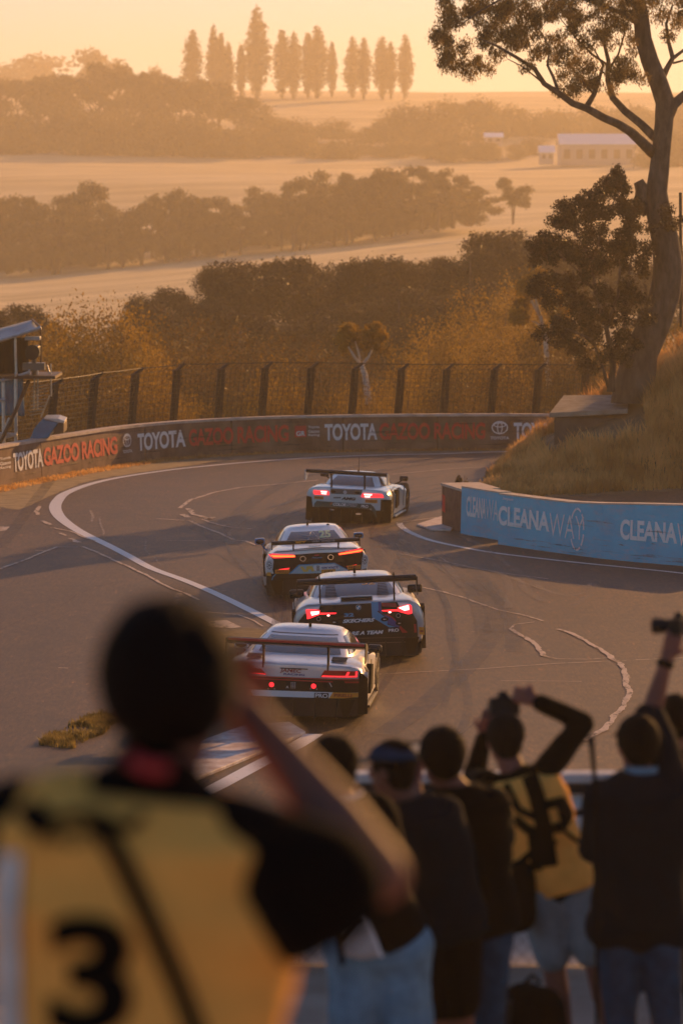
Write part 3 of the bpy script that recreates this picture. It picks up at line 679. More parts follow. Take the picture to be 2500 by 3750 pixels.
# ================================================================ trees
def zt(x, y): return float(terrain(np.array([float(x)]), np.array([float(y)]))[0])
def leaves(clumps, n, size, seed, flat=.0, droop=0.0, asp=.45):
    """leaf-sized triangles/quads spread through ellipsoidal clumps: (centre, radii)"""
    g_ = np.random.default_rng(seed); vol = np.array([r_[0]*r_[1]*r_[2] for c_, r_ in clumps])**.7; pick = g_.choice(len(clumps), n, p=vol/vol.sum())
    c_ = np.array([list(c) for c, r_ in clumps])[pick]; r_ = np.array([list(r_) for c, r_ in clumps])[pick]
    d = g_.normal(size=(n, 3)); d /= np.linalg.norm(d, axis=1)[:, None]; rad = g_.uniform(0, 1, n)**.42
    bump_ = 1+.22*np.sin(d[:, 0]*7+pick)*np.sin(d[:, 2]*6+pick*1.7)+.14*np.sin(d[:, 1]*13+pick*.7)
    p = c_+d*r_*(rad*bump_)[:, None]
    nrm = g_.normal(size=(n, 3))+d*.6; nrm /= np.linalg.norm(nrm, axis=1)[:, None]
    up = g_.normal(size=(n, 3)); up[:, 2] -= droop*3
    u_ = np.cross(nrm, up); u_ /= np.linalg.norm(u_, axis=1)[:, None]+1e-9; v_ = np.cross(nrm, u_)
    s_ = size*g_.uniform(.6, 1.4, n)[:, None]
    a_ = p-v_*s_*.5; b_ = p+u_*s_*asp*.5; e_ = p+v_*s_*.5; f_ = p-u_*s_*asp*.5
    V_ = np.stack([a_, b_, e_, f_], 1).reshape(-1, 3); i_ = np.arange(n)*4
    return V_, np.stack([i_, i_+1, i_+2, i_+3], -1)
def make_tree(name, h, spread, kind, seed, m_leaf, m_bark, n, size, label=None, cat='tree', group=None, stems=1, base=.28, droop=.0, trunk_r=None):
    """tree with root at its foot; crown clumps hang on real limbs"""
    r = random.Random(seed); root = empty(name, (0,0,0), 0, label, cat, group); tr = trunk_r or h*.022; tb = MB(); cl = []
    if kind == 'column':
        tb.tube([(0,0,-1), (0,0,h*.5), (0,0,h*.92)], [tr, tr*.6, tr*.15], 6)
        for i in range(11):
            z = h*(.10+.86*i/10); k_ = math.sin(min(1, (i+1.5)/5)*math.pi/2)*(1-max(0, (i-5)/6)**1.6*.85); cl.append(((r.uniform(-.06,.06)*spread, r.uniform(-.1,.1)*spread, z), (spread*k_*r.uniform(.8,1.05), spread*k_, h*.085)))
    elif kind == 'pine':
        tb.tube([(0,0,-1), (0,0,h*.6), (r.uniform(-.3,.3),0,h*.9)], [tr, tr*.6, tr*.15], 6)
        for i in range(46):      # rounded crown whose skin breaks into upward tufts
            u_ = r.uniform(-1, 1); a_ = r.uniform(0, 6.28); q = spread*math.sqrt(max(0, 1-u_**2))*r.uniform(.7, 1.0); z = h*(.80+.13*u_) if i % 4 else h*r.uniform(.25, .65); s_ = spread*r.uniform(.26, .44)
            cl.append(((math.cos(a_)*q, math.sin(a_)*q, z), (s_, s_, s_)))
            if i % 3 == 0: tb.tube([(0,0,h*.35), (math.cos(a_)*q*.8, math.sin(a_)*q*.8, z*.97)], [tr*.25, tr*.1], 4)
    elif kind == 'bush':
        for i in range(22):
            a_ = r.uniform(0, 6.28); q = spread*math.sqrt(r.random())*.8; z = h*r.uniform(.15, .84)*(1-.35*(q/spread)**2); s_ = h*r.uniform(.13, .23)
            cl.append(((math.cos(a_)*q, math.sin(a_)*q, z), (s_*1.05, s_*1.05, s_)))
            tb.tube([(0,0,-.5), (math.cos(a_)*q*.4, math.sin(a_)*q*.4, z*.5), (math.cos(a_)*q*.9, math.sin(a_)*q*.9, z)], [tr, tr*.5, tr*.15], 4)
    else:            # gum
        for s in range(stems):
            a0 = r.uniform(0, 6.28); top = Vector((math.cos(a0)*spread*.2*(stems > 1)+r.uniform(-.1,.1)*h, math.sin(a0)*spread*.15, h*r.uniform(.5, .62)))
            tb.tube([(0,0,-1), tuple(top*.5+Vector((r.uniform(-.03,.03)*h, 0, 0))), tuple(top)], [tr, tr*.75, tr*.5], 7)
            lowz = .30 if kind == 'gumlow' else .52
            for i in range(max(5, (13 if kind == 'gumlow' else 9)//stems)):
                a_ = r.uniform(0, 6.28); q = spread*r.uniform(.25, 1); z = h*r.uniform(lowz, .93)*(1-.12*(q/spread)**2); t_ = r.uniform(.55, 1)
                e_ = Vector((math.cos(a_)*q, math.sin(a_)*q, z)); st_ = top*t_
                tb.tube([st_, st_.lerp(e_, .5)+Vector((0,0,-h*.03)), e_], [tr*.42, tr*.25, tr*.08], 5)
                for k_ in range(3):
                    s_ = h*r.uniform(.06, .115); cl.append((tuple(e_+Vector((r.uniform(-1,1), r.uniform(-1,1), r.uniform(-.5,.6)))*h*.08), (s_*1.25, s_*1.25, s_*r.uniform(.7, 1))))
    tb.build('trunk', m_bark, root, smooth=True)
    V_, F_ = leaves(cl, n, size, seed, droop=droop); fast_obj('crown', V_, F_, m_leaf, root)
    return root
def place(proto, px, base_y, d, scale=1, rz=None, label=None, used=set(), sx=None):
    p = at(px, base_y, d) if base_y is not None else None
    x_ = (px-1250)*d/F; z = p.z if p is not None else zt(x_, d)
    rz = rng.uniform(0, 6.28) if rz is None else rz
    sc_ = (scale*(sx or 1), scale*(sx or 1), scale)
    if proto.name not in used:
        used.add(proto.name); proto.location = (x_, d, z); proto.rotation_euler = (0,0,rz); proto.scale = sc_
        if label: proto['label'] = label
        return proto
    return copy_thing(proto, (x_, d, z), rz, sc_, label)
def top_h(px, top_y, d):   # height above the terrain for the crown to reach the photo row top_y
    return at(px, top_y, d).z-zt((px-1250)*d/F, d)

# --- poplars and hazy crowns on the far ridge
G = 'tall poplars on the far ridge'
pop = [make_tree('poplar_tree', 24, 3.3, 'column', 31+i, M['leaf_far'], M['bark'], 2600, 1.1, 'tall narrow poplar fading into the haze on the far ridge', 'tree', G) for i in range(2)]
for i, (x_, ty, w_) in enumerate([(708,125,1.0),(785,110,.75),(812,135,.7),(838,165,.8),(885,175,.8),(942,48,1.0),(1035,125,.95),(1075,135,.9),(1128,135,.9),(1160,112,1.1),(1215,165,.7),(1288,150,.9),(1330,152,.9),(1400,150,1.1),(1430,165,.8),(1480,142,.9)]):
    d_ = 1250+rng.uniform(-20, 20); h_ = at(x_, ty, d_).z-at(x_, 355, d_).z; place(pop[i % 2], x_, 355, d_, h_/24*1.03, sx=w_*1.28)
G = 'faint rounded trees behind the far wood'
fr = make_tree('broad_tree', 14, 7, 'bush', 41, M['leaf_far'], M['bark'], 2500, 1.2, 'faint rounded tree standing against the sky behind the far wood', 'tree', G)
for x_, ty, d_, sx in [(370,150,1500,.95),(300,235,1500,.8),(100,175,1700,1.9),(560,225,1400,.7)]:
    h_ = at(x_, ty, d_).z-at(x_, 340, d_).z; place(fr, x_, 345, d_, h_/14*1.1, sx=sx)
# --- the far wood
G = 'trees of the far wood'
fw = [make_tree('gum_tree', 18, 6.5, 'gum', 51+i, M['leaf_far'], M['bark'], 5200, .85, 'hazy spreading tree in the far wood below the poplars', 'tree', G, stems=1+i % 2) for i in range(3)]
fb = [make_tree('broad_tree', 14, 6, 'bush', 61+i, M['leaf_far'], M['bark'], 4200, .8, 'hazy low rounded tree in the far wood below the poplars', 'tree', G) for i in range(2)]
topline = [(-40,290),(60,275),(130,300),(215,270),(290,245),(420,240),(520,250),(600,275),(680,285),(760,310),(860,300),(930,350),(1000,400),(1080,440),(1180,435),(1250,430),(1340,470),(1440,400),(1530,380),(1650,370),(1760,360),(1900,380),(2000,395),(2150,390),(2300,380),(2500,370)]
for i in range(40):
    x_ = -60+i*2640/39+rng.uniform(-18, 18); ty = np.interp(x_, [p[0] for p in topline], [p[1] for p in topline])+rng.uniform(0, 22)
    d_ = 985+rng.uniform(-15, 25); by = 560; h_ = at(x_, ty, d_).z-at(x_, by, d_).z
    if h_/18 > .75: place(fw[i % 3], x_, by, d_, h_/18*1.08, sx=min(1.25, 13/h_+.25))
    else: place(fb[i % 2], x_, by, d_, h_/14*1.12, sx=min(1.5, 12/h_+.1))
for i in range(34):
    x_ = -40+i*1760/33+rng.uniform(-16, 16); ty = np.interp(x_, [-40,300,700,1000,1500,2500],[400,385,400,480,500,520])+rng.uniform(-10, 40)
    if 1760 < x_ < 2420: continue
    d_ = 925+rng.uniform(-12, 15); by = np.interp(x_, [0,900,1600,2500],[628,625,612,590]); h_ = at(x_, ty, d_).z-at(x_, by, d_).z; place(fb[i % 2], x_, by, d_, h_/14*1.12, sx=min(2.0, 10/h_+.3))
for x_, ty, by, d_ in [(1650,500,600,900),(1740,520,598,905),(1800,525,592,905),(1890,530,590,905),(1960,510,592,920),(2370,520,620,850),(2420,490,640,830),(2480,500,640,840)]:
    h_ = at(x_, ty, d_).z-at(x_, by, d_).z; place(fb[i % 2], x_, by, d_, h_/14*1.15, sx=1.5)
# --- farm buildings
M['whiteroof'] = mat('white_metal_roof', (.90, .90, .90), .3, .0, var=.05)
M['shedwall'] = mat('pale_shed_wall', (.45, .40, .36), .8, var=.1)
def farm(name, x0, x1, ytop, yeave, ybase, d_, dep, label, nb=5):
    a_, b_ = at(x0, ybase, d_), at(x1, ybase, d_); zt_, ze = at(x0, ytop, d_+dep/2).z, at(x0, yeave, d_).z; w_ = b_.x-a_.x; h_ = ze-a_.z; rt = empty(name, ((a_.x+b_.x)/2, d_, a_.z), 0, label, 'shed' if 'shed' in name else 'house')
    mb = MB(); mb.prism([(0, -1), (dep, -1), (dep, h_), (dep/2, zt_-a_.z-.15), (0, h_)], -w_/2, w_/2, lambda p, q, r_: (r_, p, q)); mb.build('wall', M['shedwall'], rt)
    mb = MB()
    for p0_, p1_ in (((-.4, h_-.1), (dep/2, zt_-a_.z)), ((dep/2, zt_-a_.z), (dep+.4, h_-.1))):
        mb.prism([p0_, p1_, (p1_[0], p1_[1]+.15), (p0_[0], p0_[1]+.15)], -w_/2-.4, w_/2+.4, lambda p, q, r_: (r_, p, q))
    mb.build('roof', M['whiteroof'], rt)
    for k_ in range(nb):
        mb = MB(); mb.box((-w_/2+w_*(k_+.5)/nb, -.03, h_*.42), (w_/nb*.5, .06, h_*.55)); mb.build('opening', M['conc_dark'], rt)
farm('farm_shed', 2052, 2325, 492, 528, 590, 860, 14, 'long low shed with a bright white roof on the far hillside', 6)
farm('farm_house', 1978, 2026, 535, 558, 585, 850, 8, 'small cottage with bright white roof left of the long shed', 2)
farm('farm_house', 1778, 1838, 488, 502, 520, 940, 9, 'tiny white roofed house half hidden in the far wood', 2)
# --- middle distance row of gums
G = 'gum trees in the middle distance row'
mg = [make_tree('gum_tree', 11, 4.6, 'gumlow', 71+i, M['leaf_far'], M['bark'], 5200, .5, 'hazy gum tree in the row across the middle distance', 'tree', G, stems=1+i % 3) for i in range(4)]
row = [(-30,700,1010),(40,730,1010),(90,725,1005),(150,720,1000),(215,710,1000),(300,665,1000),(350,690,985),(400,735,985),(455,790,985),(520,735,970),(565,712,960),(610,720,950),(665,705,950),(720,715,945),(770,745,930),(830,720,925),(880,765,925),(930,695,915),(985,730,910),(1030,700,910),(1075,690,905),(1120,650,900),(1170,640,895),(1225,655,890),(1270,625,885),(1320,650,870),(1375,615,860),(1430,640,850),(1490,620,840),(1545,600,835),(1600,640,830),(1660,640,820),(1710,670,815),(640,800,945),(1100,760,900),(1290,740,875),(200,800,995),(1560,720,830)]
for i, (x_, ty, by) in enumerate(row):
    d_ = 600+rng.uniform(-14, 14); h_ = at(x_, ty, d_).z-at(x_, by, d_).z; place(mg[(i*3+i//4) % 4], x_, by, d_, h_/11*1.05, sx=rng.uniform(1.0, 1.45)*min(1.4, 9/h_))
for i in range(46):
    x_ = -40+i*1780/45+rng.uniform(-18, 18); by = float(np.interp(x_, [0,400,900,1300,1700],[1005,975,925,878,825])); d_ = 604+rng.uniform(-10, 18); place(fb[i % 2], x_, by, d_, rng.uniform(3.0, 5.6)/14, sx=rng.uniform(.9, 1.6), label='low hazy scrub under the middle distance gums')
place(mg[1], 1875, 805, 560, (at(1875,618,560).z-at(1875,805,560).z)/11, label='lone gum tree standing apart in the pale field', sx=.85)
place(fb[0], 785, 1065, 420, (at(785,972,420).z-at(785,1065,420).z)/14*1.1, label='single round hazy bush in the field above the dark pines', sx=1.5)
# --- dark pines and bushes below the fence line
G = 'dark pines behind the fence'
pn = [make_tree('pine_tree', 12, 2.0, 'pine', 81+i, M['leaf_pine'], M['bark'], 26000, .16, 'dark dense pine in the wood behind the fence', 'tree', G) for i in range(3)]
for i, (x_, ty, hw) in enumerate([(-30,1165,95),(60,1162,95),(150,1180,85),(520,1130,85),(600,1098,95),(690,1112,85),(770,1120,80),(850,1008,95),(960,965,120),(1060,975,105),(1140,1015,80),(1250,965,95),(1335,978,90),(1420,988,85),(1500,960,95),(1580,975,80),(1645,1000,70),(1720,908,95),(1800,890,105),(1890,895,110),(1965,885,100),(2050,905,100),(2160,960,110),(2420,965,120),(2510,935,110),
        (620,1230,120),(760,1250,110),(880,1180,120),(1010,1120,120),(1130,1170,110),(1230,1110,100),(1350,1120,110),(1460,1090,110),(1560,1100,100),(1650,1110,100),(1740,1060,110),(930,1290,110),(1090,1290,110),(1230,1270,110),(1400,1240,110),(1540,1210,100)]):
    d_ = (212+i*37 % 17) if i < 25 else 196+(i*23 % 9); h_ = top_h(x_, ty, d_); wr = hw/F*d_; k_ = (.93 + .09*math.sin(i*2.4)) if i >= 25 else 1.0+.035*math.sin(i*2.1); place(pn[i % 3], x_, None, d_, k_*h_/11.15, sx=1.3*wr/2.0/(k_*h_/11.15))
G = 'golden bushes behind the fence'
gb = [make_tree('golden_bush', 8, 3.2, 'bush', 91+i, M['leaf_gold'], M['bark'], 20000, .135, 'bushy tree with sunlit golden leaves behind the fence', 'bush', G) for i in range(3)]
ob = [make_tree('olive_bush', 8, 3.4, 'bush', 101+i, M['leaf_olive'], M['bark'], 20000, .14, 'rounded olive brown bush behind the fence', 'bush', 'olive bushes behind the fence') for i in range(3)]
for i, (x_, ty, d_, sx, kk) in enumerate([(210,1150,150,.75,0),(320,1105,146,.8,0),(430,1110,148,.8,0),(520,1150,150,.7,0),(120,1200,152,.7,0),(600,1180,160,.9,1),(700,1165,166,.95,1),(770,1215,162,.8,1),(30,1250,150,.9,1),
        (470,1290,133,.55,0),(560,1310,132,.5,0),(380,1350,130,.5,1),(250,1350,128,.6,1),(140,1380,124,.6,1),(640,1400,131,.5,1),(960,1350,134,.55,0),(1050,1320,136,.6,0),(1150,1335,134,.55,1),(1000,1230,165,.9,1),(900,1240,170,.9,1),(1130,1240,168,.9,1),(1240,1280,160,.7,1),
        (1340,1380,133,.5,0),(1420,1400,132,.5,0),(1460,1330,136,.5,0),(1500,1220,150,.55,0),(1560,1290,140,.55,1),(1600,1160,158,.65,0),(1680,1120,164,.7,0),(1760,1060,172,.75,0),(1850,1030,178,.8,0),(1930,1000,185,.8,0),(1700,1250,150,.7,1),(1650,1300,142,.6,0),(1800,1220,152,.7,0),(1880,1150,160,.75,1),(1960,1120,160,.7,0),(1980,1240,146,.7,1),(2060,1180,150,.8,1),(1800,1360,134,.5,1),(1900,1370,134,.5,1),(1560,1400,131,.4,1),(700,1440,129,.35,0),(820,1430,130,.35,0),(1250,1430,130,.35,0),(2150,1250,145,.8,1),(2300,1200,150,.9,0),(2440,1200,148,.9,1),(2520,1150,150,.9,0),(110,1205,160,.9,1),(190,1185,161,.9,1),(270,1165,162,.9,1),(350,1150,163,.9,1),(430,1150,161,.9,1)]):
    h_ = top_h(x_, ty, d_); pr = (gb, ob)[kk][i % 3]; place(pr, x_, None, d_, h_/8*1.04, sx=sx*8/h_*1.0)
# small pale trunked gum in the centre, and pale limbs on the right
sg = make_tree('small_gum_tree', 7, 1.5, 'bush', 120, M['leaf_gold'], M['bark_pale'], 100, .2)
for ch in list(sg.children): bpy.data.objects.remove(ch)
p = at(1335, 1520, 138); sg.location = p; tag(sg, 'small gum with pale forked trunk and two rounded golden heads behind the fence', 'tree')
a_ = lambda x_, y_, dd=0: at(x_, y_, 138+dd)-p
mb = MB()
for pts, rs in [([a_(1355,1560), a_(1345,1440), a_(1335,1370), a_(1322,1335)], [.16,.13,.11,.09]), ([a_(1322,1335), a_(1300,1310,-.2), a_(1275,1270,-.3)], [.07,.05,.03]), ([a_(1324,1338), a_(1350,1305,.2), a_(1372,1255,.3)], [.07,.05,.03]), ([a_(1318,1320), a_(1312,1290), a_(1300,1250)], [.05,.04,.02])]: mb.tube(pts, rs, 7)
mb.build('trunk', M['bark_pale'], sg, smooth=True)
cl = [(a_(x_, y_, rng.uniform(-.6,.6)), (s_, s_, s_*.9)) for x_, y_, s_ in [(1270,1215,.34),(1250,1240,.3),(1290,1210,.32),(1300,1245,.3),(1265,1275,.26),(1375,1215,.34),(1395,1235,.28),(1350,1225,.3),(1380,1265,.27),(1345,1265,.24)]]+[(a_(rng.uniform(1225,1420), rng.uniform(1185,1300), rng.uniform(-.8,.8)), (s_, s_, s_*.8)) for s_ in (.12,.16,.2,.14,.18,.22,.15,.13,.2,.17,.12,.19,.14,.21)]
V_, F_ = leaves(cl, 9000, .10, 3); fast_obj('crown', V_, F_, M['leaf_gold'], sg)
pg = empty('pale_gum_tree', at(1985, 1500, 150), 0, 'gum with bare white forked limbs among golden foliage left of the big tree', 'tree'); p = pg.location
a_ = lambda x_, y_, dd=0: at(x_, y_, 150+dd)-p; mb = MB()
for pts, rs in [([a_(2010,1420), a_(1995,1240), a_(1978,1160), a_(1945,1100), a_(1935,1070)], [.14,.10,.08,.06,.03]), ([a_(1978,1160), a_(1960,1095,-.3), a_(1965,1040,-.4)], [.06,.045,.02]), ([a_(2000,1260), a_(2020,1180,.4), a_(2015,1110,.5)], [.07,.05,.03]), ([a_(1985,1200), a_(1960,1180), a_(1935,1175)], [.05,.03,.02])]: mb.tube(pts, rs, 6)
mb.build('trunk', M['bark_pale'], pg, smooth=True)
cl = [(a_(x_, y_, rng.uniform(-.8,.8)), (s_, s_, s_*.9)) for x_, y_, s_ in [(1930,1050,.5),(1970,1020,.5),(2015,1080,.5),(1910,1110,.4),(1900,1160,.45),(2040,1150,.5)]]
V_, F_ = leaves(cl, 4500, .16, 4); fast_obj('crown', V_, F_, M['leaf_gold'], pg)

# ================================================================ the big gum tree on the bank
E = lambda x_, y_, dd=0: at(1250+x_*.797, y_*.797, 106+dd)
bg = empty('gum_tree', E(1330, 1800), 0, 'big leaning gum tree with thick curved trunk on the grass bank', 'tree'); p = Vector(bg.location)
def RR(l): return [e-p for e in l]
px_m = 106/F*.797       # metres per crop pixel
mb = MB()
mb.tube(RR([E(1345,1850),E(1345,1760),E(1375,1620),E(1440,1480),E(1485,1350),E(1500,1230),E(1485,1100),E(1455,980),E(1445,880),E(1458,780),E(1468,680),E(1480,560),E(1485,470),E(1455,380),E(1415,280),E(1385,180),E(1375,80),E(1355,-40),E(1330,-200)]), [v_*px_m for v_ in (112,94,80,74,71,69,64,57,50,46,43,43,45,43,41,39,36,32,22)], 14)
mb.tube(RR([E(1372,990),E(1378,930),E(1382,870),E(1362,832)]), [v_*px_m for v_ in (26,36,34,24)], 9)
mb.tube(RR([E(1490,540),E(1525,480),E(1580,430),E(1680,380,.5),E(1800,330,1)]), [v_*px_m for v_ in (34,24,20,16,10)], 8)
mb.tube(RR([E(1452,400),E(1490,320,.3),E(1520,265,.4),E(1500,190,.6),E(1490,110,.6),E(1520,20,.6)]), [v_*px_m for v_ in (20,14,12,9,7,4)], 7)
mb.tube(RR([E(1518,270,.4),E(1570,230,.6),E(1640,150,.8)]), [v_*px_m for v_ in (9,7,4)], 6)
mb.tube(RR([E(1522,290,.4),E(1580,275,.6),E(1660,300,.8)]), [v_*px_m for v_ in (6,5,3)], 6)
limbs = [([E(1430,705),E(1380,655,-.4),E(1330,608,-.8),E(1270,570,-1.2),E(1200,540,-1.5),E(1130,500,-1.8),E(1060,475,-2),E(1000,430,-2.2),E(930,385,-2.4),E(885,315,-2.6),E(800,262,-2.8),E(720,215,-3),E(640,180,-3.2)], (26,24,22,20,19,18,16,14,12,10,8,6,3)),
    ([E(1440,635),E(1375,570,.4),E(1300,510,.8),E(1245,450,1.0),E(1222,370,1.2),E(1225,280,1.2),E(1200,180,1.2),E(1220,60,1)], (22,20,18,16,13,10,7,4)),
    ([E(1125,490,-1.8),E(1160,430,-1.6),E(1185,355,-1.4),E(1200,300,-1.2),E(1160,230,-1)], (14,11,8,6,3)),
    ([E(1160,430,-1.6),E(1120,395,-1.8),E(1100,360,-2)], (6,5,2)),
    ([E(992,410,-2.2),E(970,350,-2.1),E(945,300,-2),E(955,220,-1.8),E(900,120,-1.5)], (8,7,6,4,2)),
    ([E(1222,300,1.2),E(1150,250,.8),E(1080,180,.4),E(1000,80,0)], (7,6,4,2)), ([E(1215,340,1.2),E(1270,250,1),E(1300,150,.8),E(1280,40,.6)], (7,5,4,2)),
    ([E(930,385,-2.4),E(830,305,-3),E(760,270,-3.2)], (5,3,2)), ([E(1380,120),E(1290,60,-.5),E(1180,20,-1),E(1040,-30,-1.5),E(900,-60,-2)], (16,12,9,7,4)), ([E(1375,60),E(1250,-60,-.5),E(1000,-140,-2),E(760,-160,-3)], (14,10,8,4)), ([E(900,-60,-2),E(760,-20,-2.5),E(620,60,-3),E(540,120,-3.2)], (7,5,4,2))]
for pts, rs in limbs: mb.tube(RR(pts), [v_*px_m for v_ in rs], 8)
mb.build('trunk', M['bark'], bg, smooth=True)
cl = []; r = random.Random(5)
def clump(x_, y_, n_=5, sp=34, s0=20, s1=46, d0=-3, d1=1.4):
    for _ in range(n_):
        s_ = r.uniform(s0, s1)*px_m; cl.append((E(x_+r.gauss(0, sp), y_+r.gauss(0, sp*.8), r.uniform(d0, d1))-p, (s_*1.1, s_*1.3, s_*r.uniform(.8, 1.2))))
for x_, y_, n_ in [(470,60,5),(455,120,6),(480,190,5),(500,240,4),(520,290,4),(560,60,5),(560,250,3),(590,330,4),(595,362,2),(620,40,6),(640,275,4),(620,180,3),(700,60,7),(690,130,5),(760,40,7),(760,150,5),(740,200,4),(840,60,8),(830,150,6),(800,210,4),(850,250,4),(840,300,3),(920,60,7),(900,150,5),(930,220,3),(1000,60,7),(980,180,5),(1000,260,4),(1060,130,5),(1060,240,4),(1040,310,3),(1100,60,7),(1130,190,5),(1110,300,4),(1120,370,5),(1100,400,3),(1190,60,7),(1190,160,4),(1240,90,5),(1260,200,5),(1280,280,5),(1250,330,4),(1290,370,3),(1340,330,4),(1230,390,3),(1320,240,3),(1340,60,5),(1300,130,4),(1480,60,3),(1500,130,3),(1540,90,2),(1560,30,3),(1040,390,2),(1030,370,2),(700,230,2)]: clump(x_, y_, n_)
for x_ in range(480, 1580, 60):
    for y_ in (-20, -110, -200, -300): clump(x_, y_, 3, 40, 22, 46, -3, 3)
V_, F_ = leaves(cl, 90000, .10, 8, droop=.9, asp=.26); fast_obj('crown', V_, F_, M['leaf_gum'], bg)
# --- dark sapling tree beside the trunk
ds_ = empty('dark_leaved_tree', E(1240, 1780, -1), 0, 'dark leaved many stemmed tree against the left side of the big gum trunk', 'tree'); p = Vector(ds_.location); mb = MB(); cl = []
for pts, rs in [([E(1235,1800,-1),E(1245,1680,-1),E(1225,1560,-1),E(1210,1480,-1),E(1160,1330,-1.2),E(1150,1200,-1.2),E(1200,1050,-1),E(1260,900,-1)], (20,16,13,12,9,7,5,3)), ([E(1250,1660,-1),E(1290,1540,-.6),E(1310,1400,-.4),E(1320,1250,-.2),E(1340,1100,0)], (12,10,8,6,3)), ([E(1215,1500,-1),E(1270,1350,-1.4),E(1280,1200,-1.6)], (9,7,4)), ([E(1225,1780,-1),E(1190,1660,-1.4),E(1150,1560,-1.6),E(1010,1500,-1.8)], (9,7,6,3)), ([E(1165,1340,-1.2),E(1080,1240,-1.6),E(990,1160,-1.8)], (7,5,3)), ([E(1160,1260,-1.2),E(1040,1330,-1.6),E(940,1320,-1.8)], (6,4,3)), ([E(1150,1200,-1.2),E(1080,1080,-1.2),E(1020,990,-1.2)], (6,4,2)), ([E(1340,1500,0),E(1410,1400,.5),E(1390,1300,.5)], (7,5,3))]:
    mb.tube(RR(pts), [v_*px_m for v_ in rs], 6)
mb.build('trunk', M['bark'], ds_, smooth=True)
for x_, y_, n_ in [(1265,820,4),(1240,860,4),(1290,870,3),(1200,900,4),(1300,920,3),(1150,930,5),(1100,940,4),(1030,960,4),(1010,1010,5),(1060,1010,4),(1140,1000,5),(1220,980,4),(1290,990,3),(1340,960,3),(1100,1070,3),(1180,1080,4),(1300,1060,5),(1360,1040,4),(930,1110,4),(910,1150,4),(960,1170,4),(1000,1130,3),(1080,1150,4),(1150,1150,4),(1230,1140,5),(1300,1130,4),(1370,1130,4),(1200,1210,4),(1130,1220,3),(1290,1230,3),(1360,1220,3),(920,1290,5),(900,1330,3),(980,1300,4),(1050,1290,5),(1090,1280,4),(960,1370,3),(1040,1380,3),(1110,1390,5),(1180,1350,4),(1240,1380,5),(1300,1330,4),(1360,1370,4),(1150,1450,5),(1230,1460,5),(1300,1440,4),(1080,1460,4),(1370,1470,3),(1000,1500,5),(970,1540,5),(1030,1560,4),(1060,1620,3),(1140,1540,3),(1290,1560,4),(1340,1580,3),(1240,1620,2),(1500,1010,3),(1530,1040,3),(1290,1660,3),(1110,1680,2)]: clump(x_, y_, n_+2, 25, 20, 40, -2.4, .6)
V_, F_ = leaves(cl, 60000, .085, 9, droop=.4); fast_obj('crown', V_, F_, M['leaf_dark'], ds_)
pole = empty('pole', E(1556, 1150, 3), 0, 'thin dark upright pole at the right edge behind the gum tree', 'pole'); mb = MB(); q = Vector(pole.location)
mb.tube([E(1560,1180,3)-q-Vector((0,0,2)), E(1555,890,3)-q], .045, 8); mb.build('shaft', M['dark_metal'], pole); mb = MB(); mb.ell(E(1555,888,3)-q, (.05,.05,.03), 8, 5); mb.build('cap', M['dark_metal'], pole)
for px_, py_, h_ in [(1690,1745,.25),(1720,1752,.22),(1752,1748,.2)][:0]: pass
wp = empty('weed_plant', at(1690, 1797, 90.2), 0, 'small dark weed growing at the nose of the barrier by the red block', 'plant'); mb = MB()
for k_ in range(9): mb.tube([(0,0,-.15), (rng.uniform(-.1,.1), rng.uniform(-.1,.1), rng.uniform(.12,.36))], [.012,.004], 4)
mb.build('stem', M['bark'], wp); V_, F_ = leaves([((rng.uniform(-.13,.13), rng.uniform(-.1,.1), rng.uniform(.05,.3)), (.07,.07,.08)) for _ in range(12)], 500, .05, 5); fast_obj('foliage', V_, F_, M['leaf_dark'], wp)

# every tree of a kind gets its place in its row, counted from the left
bpy.context.view_layer.update()
rows_ = {}
for o in C.objects:
    if o.parent is None and o.get('group') and o.get('category') in ('tree', 'bush'): rows_.setdefault(o['label'], []).append(o)
for lab, L_ in rows_.items():
    if len(L_) > 1:
        L_.sort(key=lambda o: o.location.x/o.location.y)
        for i, o in enumerate(L_):
            n_ = i+1; o['label'] = '%s, %d%s from the left' % (lab, n_, 'th' if 10 < n_ % 100 < 14 else {1: 'st', 2: 'nd', 3: 'rd'}.get(n_ % 10, 'th'))
# ================================================================ racing cars
def gloss(name, col, rough=.22, metal=0.0, **k): return mat(name, col, rough, metal, coat=.6, **k)
M['p_silver'] = gloss('silver_paint', (.62, .62, .63), .28, .35, var=.04, scale=3)
M['p_white'] = gloss('white_car_paint', (.74, .73, .72), .25, .1, var=.04, scale=3)
M['p_mint'] = gloss('pale_mint_paint', (.56, .68, .70), .25, .1, var=.04, scale=3)
M['p_grey'] = gloss('grey_car_paint', (.50, .50, .51), .28, .3, var=.05, scale=3)
M['carbon'] = mat('carbon_black', (.006, .006, .007), .42, .0, var=.2, scale=20, spec=.2)
M['black'] = mat('matt_black', (.003, .003, .003), .8, spec=.08)
M['tyre'] = mat('tyre_rubber_wall', (.012, .012, .012), .85)
M['rim'] = mat('wheel_rim', (.10, .09, .085), .35, .8)
M['glass'] = mat('tinted_glass', (.008, .009, .010), .08, .0, spec=.35, coat=.1)
M['glass_grey'] = mat('hazy_rear_glass', (.10, .115, .12), .14, .1, spec=.5, coat=.2)
M['red_on'] = mat('lit_red_lamp', (.5, .01, .015), .3, emit=(1, .02, .03), estr=1.6)
M['hot_on'] = mat('bright_brake_lamp', (.9, .4, .35), .3, emit=(1, .45, .40), estr=3.0)
M['amber_on'] = mat('lit_orange_lamp', (.8, .2, .03), .3, emit=(1, .16, .02), estr=2.2)
M['red_dim'] = mat('dark_red_lens', (.07, .003, .004), .2, coat=.3, emit=(1, .01, .015), estr=.05)
M['orange'] = mat('orange_sticker', (.75, .30, .03), .5)
